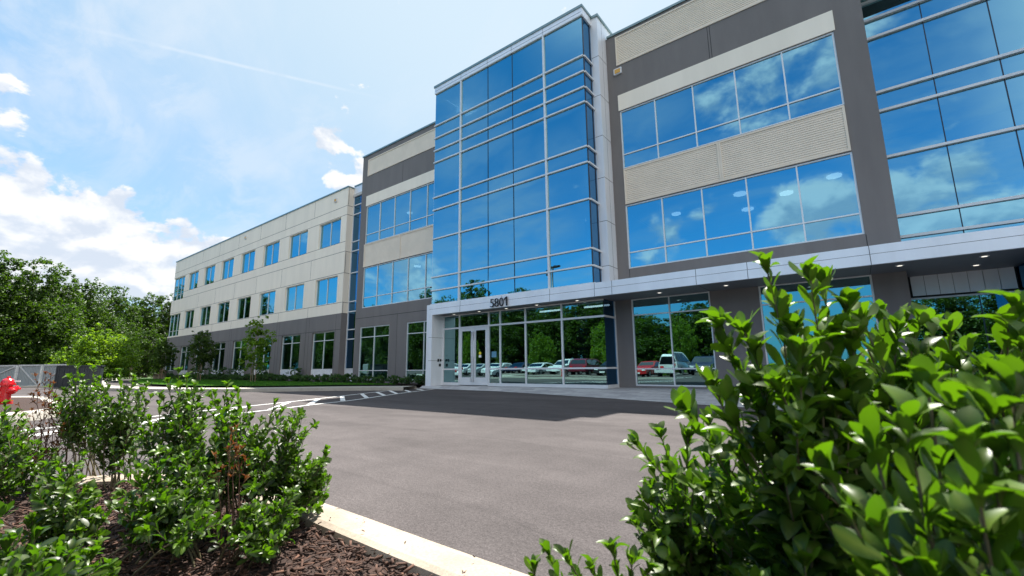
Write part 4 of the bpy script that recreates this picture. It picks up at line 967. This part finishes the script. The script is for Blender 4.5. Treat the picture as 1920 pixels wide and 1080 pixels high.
# hedge of low round bushes and taller loose plants
def bush(seed, R_, H, n, size, label, mat='box', name='round_bush', group='low round bushes along the foot of the building'):
    rg = np.random.default_rng(seed); e = empty(name, (0,0,.14), label, 'bush', group)
    V, Fq, T = crown_leaves(rg, [(0,0,H*.5,R_,R_,H*.5),(R_*.2,0,H*.45,R_*.8,R_*.8,H*.4)], n, size); V[:,2] = np.maximum(V[:,2], 0.0); numpy_mesh('leaves', V, Fq, M[mat], e, T)
    t_ = MB(); t_.tube([(0,0,-.05),(0,0,H*.6)], .02, 5); t_.build('stem', M['bark'], e); return e
bp = [bush(401, .42, .52, 2200, .07, 'x'), bush(402, .46, .48, 2200, .07, 'x')]; bu = [False, False]
def bay(x):
    if x > X(-22.9): return 'second window left of the entrance'
    if x > X(-26.6): return 'ground window beside the wing'
    k = int(max(0, (X(-28.6)-x)//p)); words = ['first','second','third','fourth','fifth','sixth','seventh','eighth','ninth']
    return words[min(k,8)]+' ground window of the wing'
xs_ = list(np.arange(-18.3, -62, -1.12)); cnt = {}
places = ['rightmost','second from right','third from right','fourth from right','fifth from right','sixth from right','seventh from right']
for i, x in enumerate(xs_):
    b = bay(x); c = cnt.get(b, 0); cnt[b] = c+1; k = i % 2
    if not bu[k]: e = bp[k]; bu[k] = True
    else: e = copy_tree(bp[k])
    e.location = (x+rr_.uniform(-.15,.15), 15.95+rr_.uniform(-.12,.12), .14); sc = rr_.uniform(.85,1.15); e.scale = (sc,sc,sc*rr_.uniform(.85,1.1)); e.rotation_euler = (0,0,rr_.uniform(0,6))
    e['label'] = '%s low round bush before the %s' % (places[c] if c < 7 else 'last', b)
tp = None
for i, (px, lb) in enumerate(((553,'in front of the window nearest the main block'),(487,'just right of the open crowned young tree'),(443,'just left of the open crowned young tree'),(421,'between two young trees'),(402,'loose pale one right of the round headed tree'),(367,'under the round headed young tree'))):
    if tp is None: tp = bush(410, .55, 1.25, 1500, .10, 'x', name='loose_shrub', group='taller shrubs behind the low bushes'); e = tp
    else: e = copy_tree(tp)
    d = at(px, 700, 1)-CAM; q = CAM+d*(16.55/d[1]); e.location = (q[0], 16.5, .14); e.rotation_euler = (0,0,i*1.3); s_ = [.95,1.1,1.0,1.0,.9,.95][i]; e.scale = (s_,s_,s_)
    e['label'] = 'taller shrub before the white sill panels, ' + lb

# ------------------------------------------------------------------ hydrant
hx, hy = -18.55, 1.44; isl = catmull([(-23.5,2.6),(-20,2.55),(-17,2.45),(-15,2.15),(-13.9,1.6),(-13.7,.9),(-14.6,.2),(-17,-.2),(-23,-.4),(-25,1)], 6, closed=True)
mb = MB(); n = len(isl); c = np.mean(isl, axis=0)
for i in range(n):
    a_, b_ = isl[i], isl[(i+1) % n]; a2 = a_+(c-a_)*.02; b2 = b_+(c-b_)*.02; a3 = c+(a_-c)*.80; b3 = c+(b_-c)*.80
    mb.quad((*a_,-.01),(*b_,-.01),(*b2,.15),(*a2,.15)); mb.quad((*a2,.15),(*b2,.15),(*b3,.152),(*a3,.152)); mb.quad((*a3,.152),(*b3,.152),(*c,.155),m=1)
tag(mb.build('traffic_island', [M['walk'], M['mulchbase']]), kind='structure')
hyd = empty('fire_hydrant', (hx, hy, .15), 'glossy red fire hydrant with side caps, on the kerbed island at the left edge', 'fire hydrant')
mb = MB(); mb.lathe([(.17,0),(.17,.035),(.125,.04),(.115,.06),(.11,.30),(.115,.46),(.12,.50)], n=24)
mb.lathe([(.165,.06),(.165,.085)], n=24); mb.build('barrel', M['red'], hyd, smooth=False)
mb = MB(); mb.lathe([(.165,.50),(.165,.535),(.14,.54),(.135,.58),(.115,.64),(.07,.68),(.04,.69),(.035,.74),(.0,.745)], n=24); mb.build('bonnet', M['red'], hyd, smooth=False)
for sgn, ax in ((1,'x'),(-1,'x')):
    mb = MB(); mb.lathe([(.06,.10*sgn),(.06,.16*sgn),(.085,.165*sgn),(.085,.21*sgn),(.055,.23*sgn),(.03,.24*sgn),(.028,.275*sgn)], o=(0,0,.40), ax='x', n=18); o = mb.build('hose_cap', M['red'], hyd); o.rotation_euler = (0,0,R(68))
mb = MB(); mb.lathe([(.075,-.10),(.075,-.17),(.10,-.175),(.10,-.22),(.06,-.24),(.03,-.28)], o=(0,0,.36), ax='y', n=20); o = mb.build('pumper_cap', M['red'], hyd); o.rotation_euler = (0,0,R(90+68-40))
mb = MB(); mb.box(.10,.24,-.01,.01,.585,.625); o = mb.build('tag', M['white'], hyd); o.rotation_euler = (0,0,R(68))
mb = MB()
for k in range(8): t = k*PI/4; mb.lathe([(.014,.083),(.014,.10)], o=(.148*math.cos(t),.148*math.sin(t),0), n=6); mb.lathe([(.013,.535),(.013,.552)], o=(.150*math.cos(t),.150*math.sin(t),0), n=6)
mb.build('flange_bolt', M['red'], hyd)

# ------------------------------------------------------------------ metal gates, container, bench
def gate(pa, pb, z1, label, brace, name='metal_gate'):
    a_ = np.array(pa); b_ = np.array(pb); L = np.linalg.norm(b_-a_); ang = math.atan2(b_[1]-a_[1], b_[0]-a_[0])
    e = empty(name, (a_[0], a_[1], 0), label, 'gate', 'metal enclosure gates'); e.rotation_euler = (0,0,ang)
    mb = MB(); n = int(L/.12)
    for k in range(n):
        x0 = k*L/n; w_ = L/n
        mb.quad((x0,0,.08),(x0+w_*.5,0,.08),(x0+w_*.5,0,z1-.05),(x0,0,z1-.05)); mb.quad((x0+w_*.5,0,.08),(x0+w_*.6,.03,.08),(x0+w_*.6,.03,z1-.05),(x0+w_*.5,0,z1-.05)); mb.quad((x0+w_*.6,.03,.08),(x0+w_*.9,.03,.08),(x0+w_*.9,.03,z1-.05),(x0+w_*.6,.03,z1-.05)); mb.quad((x0+w_*.9,.03,.08),(x0+w_,0,.08),(x0+w_,0,z1-.05),(x0+w_*.9,.03,z1-.05))
    mb.build('panel', M['fence'], e)
    mb = MB(); mb.box(0,L,-.06,-.004,z1-.09,z1); mb.box(0,L,-.06,-.004,.04,.12); mb.box(0,.07,-.059,-.005,.12,z1-.09); mb.box(L-.07,L,-.059,-.005,.12,z1-.09); mb.build('frame', M['soffit_l'], e)
    mb = MB(); s0, s1 = ((.1,z1-.1),(L-.1,.12)) if brace > 0 else ((.1,.12),(L-.1,z1-.1)); mb.bar((s0[0],-.03,s0[1]),(s1[0],-.03,s1[1]),.07,.05,upv=(0,1,0)); mb.build('brace', M['soffit_l'], e)
    return e
g0, g1 = gnd(0,726.5)[:2], gnd(86,726)[:2]; dv = (g1-g0)/86
P_ = lambda px: g0+dv*px
gate(P_(-58), P_(26), 1.48, 'pale corrugated metal gate at the left edge, braced upwards to the right', -1)
gate(P_(29), P_(73), 1.49, 'pale corrugated metal gate in the middle, its brace falling to the right', 1)
gate(P_(76), P_(117), 1.50, 'pale corrugated metal gate beside the dark container, brace rising to the right', -1)
mb = MB(); kp = [P_(-60)+np.array([.3,-.8]), P_(125)+np.array([.3,-.8])]
q0, q1 = kp; nn_ = np.array([-(q1-q0)[1], (q1-q0)[0]]); nn_ /= np.linalg.norm(nn_)
mb.quad((*q0,-.01),(*q1,-.01),(*(q1),.10),(*(q0),.10)); mb.quad((*q0,.10),(*q1,.10),(*(q1+nn_*.8),.105),(*(q0+nn_*.8),.105)); tag(mb.build('kerb', M['walk']), kind='structure')
c0 = gnd(102, 729)[:2]; c1_ = gnd(184, 726.8)[:2]; ca = math.atan2(*(c1_-c0)[::-1])
ct = empty('metal_container', (c0[0], c0[1], 0), 'dark ribbed metal container right of the pale gates', 'container'); ct.rotation_euler = (0,0,ca)
L_ = float(np.linalg.norm(c1_-c0))
mb = MB()
mb.box(-.0,L_,0,1.6,.12,1.30); mb.build('body', M['dark_green'], ct, bevel=.02)
mb = MB()
for k in range(int(L_/.22)): mb.box(.02+k*.22, .08+k*.22, -.05, -.001, .16, 1.28)
mb.box(-.05, L_+.05, -.07, 1.65, 1.301, 1.38); mb.box(-.05, L_+.05, -.06, -.002, .05, .15); mb.build('rib', M['dark_green'], ct)
for yy in (.15,1.0,1.85):
    pass
mb = MB(); mb.box(-.06,-.001,-.05,1.6,.05,1.30); mb.build('end_frame', M['dark_green'], ct)
bq = at(302,706,46); bn_ = empty('bench', (bq[0], bq[1]-0.2, .15), 'small concrete bench with a wooden seat at the far corner of the wing', 'bench')
mb = MB(); mb.box(-.9,-.7,-.25,.25,0,.45); mb.build('leg', M['concrete'], bn_); mb = MB(); mb.box(.7,.9,-.25,.25,0,.45); mb.build('leg', M['concrete'], bn_)
mb = MB()
for k in range(4): mb.box(-1.0,1.0,-.28+k*.145,-.16+k*.145,.452,.50)
mb.build('seat', M['wood'], bn_)
mb = MB()
for k in range(3): mb.box(-1.0,1.0,.28,.32,.58+k*.13,.68+k*.13)
mb.box(-.85,-.8,.321,.36,.3,.95); mb.box(.8,.85,.321,.36,.3,.95); mb.build('backrest', M['wood'], bn_)

# bicycle rack at the right entrance
rk = empty('bicycle_rack', (4.3, 15.0, .12), 'curved steel hoop rack beside the right entrance, partly behind leaves', 'bicycle rack')
for k, x in enumerate((0,.9)):
    mb = MB(); pts = [(x,-.0,0),(x,0,.55)] + [(x, .30-.30*math.cos(t), .55+.28*math.sin(t)) for t in np.linspace(.3,PI-.3,7)] + [(x,.6,.55),(x,.6,0)]
    mb.tube(pts, .024, 8); mb.build('hoop', M['steel'], rk, smooth=True)

# ------------------------------------------------------------------ lamp post (mirrored in the tower glass)
lp = empty('lamp_post', (-21.3,-3.1,0), 'tall dark parking lamp with two flat heads, seen only mirrored in the tower glass', 'street lamp')
mb = MB(); mb.lathe([(.28,0),(.28,.75)], n=18); mb.build('footing', M['walk'], lp)
mb = MB(); mb.tube([(0,0,.75),(0,0,9.6)], [.10,.075], 10); mb.build('pole', M['digit'], lp, smooth=True)
for s in (-1,1):
    mb = MB(); mb.box(.06*s if s>0 else -.75, .75 if s>0 else -.06, -.17, .17, 9.55, 9.72); mb.box(.25*s-.13, .25*s+.30*s*.0+.13, -.1, .1, 9.721, 9.78); mb.build('lamp_head', M['digit'], lp, bevel=.02)

# ------------------------------------------------------------------ cars (mirrored in the glass)
def carpaint(name, c): return surf(name, c, .22, metal=.15, var=.02, spec=.8)
PT = dict(white=carpaint('white_car_paint',(.75,.76,.77)), navy=carpaint('navy_car_paint',(.02,.03,.07)), maroon=carpaint('maroon_car_paint',(.16,.012,.03)), red=carpaint('red_car_paint',(.45,.02,.02)), silver=carpaint('silver_car_paint',(.42,.44,.46)), black=carpaint('black_car_paint',(.02,.02,.022)))
CARP = {'sedan': ([(-2.3,.35),(-2.32,.62),(-2.2,.86),(-1.55,.95),(-.8,1.38),(.0,1.46),(.65,1.40),(1.35,1.0),(2.0,.88),(2.3,.70),(2.34,.35)], 1.80),
        'suv': ([(-2.25,.42),(-2.3,.85),(-2.2,1.1),(-2.0,1.60),(-1.6,1.70),(.0,1.72),(.55,1.64),(1.2,1.12),(2.05,1.0),(2.28,.8),(2.32,.42)], 1.86),
        'van': ([(-2.6,.42),(-2.64,1.0),(-2.6,1.85),(-2.4,2.0),(.6,2.02),(1.1,1.9),(1.75,1.2),(2.4,1.02),(2.6,.8),(2.62,.42)], 1.95)}
def make_car(kind, paint, label, name='parked_car'):
    prof, W_ = CARP[kind]; e = empty(name, (0,0,0), label, 'van' if kind == 'van' else 'car', 'cars parked facing the building, mirrored in its glass')
    belt = .93 if kind == 'sedan' else 1.08 if kind == 'suv' else 1.18
    def half(z): return W_/2*(1 if z <= belt else 1-.22*(z-belt)/(.55))
    mb = MB(); n = len(prof); tops = []
    for s in (-1,1):
        i = len(mb.v); mb.v += [(x, s*half(z), z) for x, z in prof]; mb.f.append(tuple(range(i, i+n)) if s > 0 else tuple(reversed(range(i, i+n)))); mb.m.append(0); tops.append(i)
    for k in range(n): a_, b_ = k, (k+1) % n; mb.f.append((tops[0]+a_, tops[0]+b_, tops[1]+b_, tops[1]+a_)); mb.m.append(0)
    mb.build('body', PT[paint], e, bevel=.05)
    up_ = [q for q in prof if q[1] > belt-.02]; x0 = min(q[0] for q in up_)+.25; x1 = max(q[0] for q in up_ if q[1] > belt)+.0; zt = max(q[1] for q in prof)-.09
    g = MB()
    for s in (-1,1):
        xa, xb = x0+(.5 if kind=='sedan' else .12), x1-.75; cuts = np.linspace(x0+.05, x1-.1, 4)
        for c_, d_ in zip(cuts, cuts[1:]):
            ta, tb = [min(max((v-(x0 if v < 0 else 0)), 0), 9) for v in (c_, d_)]
            def ztop(v):
                for (xa_, za_), (xb_, zb_) in zip(prof, prof[1:]):
                    if xa_ <= v <= xb_: return za_+(zb_-za_)*(v-xa_)/(xb_-xa_+1e-6)-.09
                return belt
            z1_, z2_ = max(ztop(c_+.03), belt+.02), max(ztop(d_-.03), belt+.02)
            g.quad((c_+.03, s*(half(belt)+.006), belt), (d_-.03, s*(half(belt)+.006), belt), (d_-.03, s*(half(z2_)+.008), z2_), (c_+.03, s*(half(z1_)+.008), z1_))
    for (xa_, za_), (xb_, zb_) in zip(prof, prof[1:]):
        if abs(zb_-za_) > .25 and min(za_, zb_) > belt-.2:
            nx_, nz_ = (-(zb_-za_), xb_-xa_); l_ = math.hypot(nx_, nz_); nx_, nz_ = nx_/l_*.012, nz_/l_*.012; f0, f1 = .12, .9
            pa_ = (xa_+(xb_-xa_)*f0, za_+(zb_-za_)*f0); pb_ = (xa_+(xb_-xa_)*f1, za_+(zb_-za_)*f1)
            g.quad((pa_[0]+nx_, -half(pa_[1])*.9, pa_[1]+nz_), (pa_[0]+nx_, half(pa_[1])*.9, pa_[1]+nz_), (pb_[0]+nx_, half(pb_[1])*.9, pb_[1]+nz_), (pb_[0]+nx_, -half(pb_[1])*.9, pb_[1]+nz_))
    g.build('window', M['car_glass'], e)
    for x in (-1.42, 1.42):
        for s in (-1, 1):
            mb = MB(); mb.lathe([(.30,-.11),(.335,-.09),(.335,.09),(.30,.11)], o=(x, s*(W_/2-.09), .335), ax='y', n=20); mb.lathe([(.20,s*.105-.012),(.20,s*.105+.012)], o=(x, s*(W_/2-.09), .335), ax='y', n=12, m=1); mb.build('wheel', [M['rubber'], M['steel']], e)
    for s in (-1, 1):
        mb = MB(); mb.box(2.18, 2.33, s*.62-.18, s*.62+.18, .66, .78); mb.build('headlight', M['lens'], e)
        mb = MB(); mb.box(-2.345 if kind != 'van' else -2.66, -2.22, s*.68-.13, s*.68+.13, .78, .95); mb.build('tail_light', M['red'], e)
    mb = MB(); mb.box(2.33, 2.365, -.26, .26, .42, .54); mb.build('number_plate', M['white'], e)
    return e
row = [('sedan','white',-38.3),('sedan','silver',-35.5),('sedan','white',-32.8),('sedan','navy',-30.0),('sedan','white',-27.3),('suv','white',-24.5),('suv','maroon',-21.8),('sedan','black',-19.0),('sedan','red',-16.3),('van','white',-13.5),('suv','navy',-10.8),('sedan','silver',-8.1),('sedan','white',-41.0),('suv','white',-43.8)]
cl = {0:'white saloon car reflected in the left door leaf',2:'white saloon car reflected in the right door leaf',5:'white off-road car reflected in the middle of the storefront',6:'maroon off-road car reflected right of the white one',8:'red saloon car reflected near the storefront corner',9:'white van reflected in the ground window right of the storefront'}
for i, (k, c, x) in enumerate(row):
    e = make_car(k, c, cl.get(i, '%s %s parked %s in the mirrored row from its left end' % (c, {'sedan':'saloon car','suv':'off-road car','van':'van'}[k], ['first','second','third','fourth','fifth','sixth','seventh','eighth','ninth','tenth','eleventh','twelfth','thirteenth','fourteenth'][i])), 'parked_van' if k == 'van' else 'parked_car')
    e.location = (x, -9.0+(i*37 % 5)*.12, 0); e.rotation_euler = (0,0,R(90 if i % 3 else -90))
# kerbed islands in front of the parked row
for nm, y0, y1, x0, x1 in (('traffic_island', -5.6, -3.6, -30, -12),):
    mb = MB(); mb.box(x0, x1, y0, y1, -.01, .15); mb.box(x0+.3, x1-.3, y0+.3, y1-.3, .1501, .17, m=1); tag(mb.build(nm, [M['walk'], M['mulchbase']], bevel=0), kind='structure')
for o in bpy.data.objects:
    if '_o' in o: del o['_o']
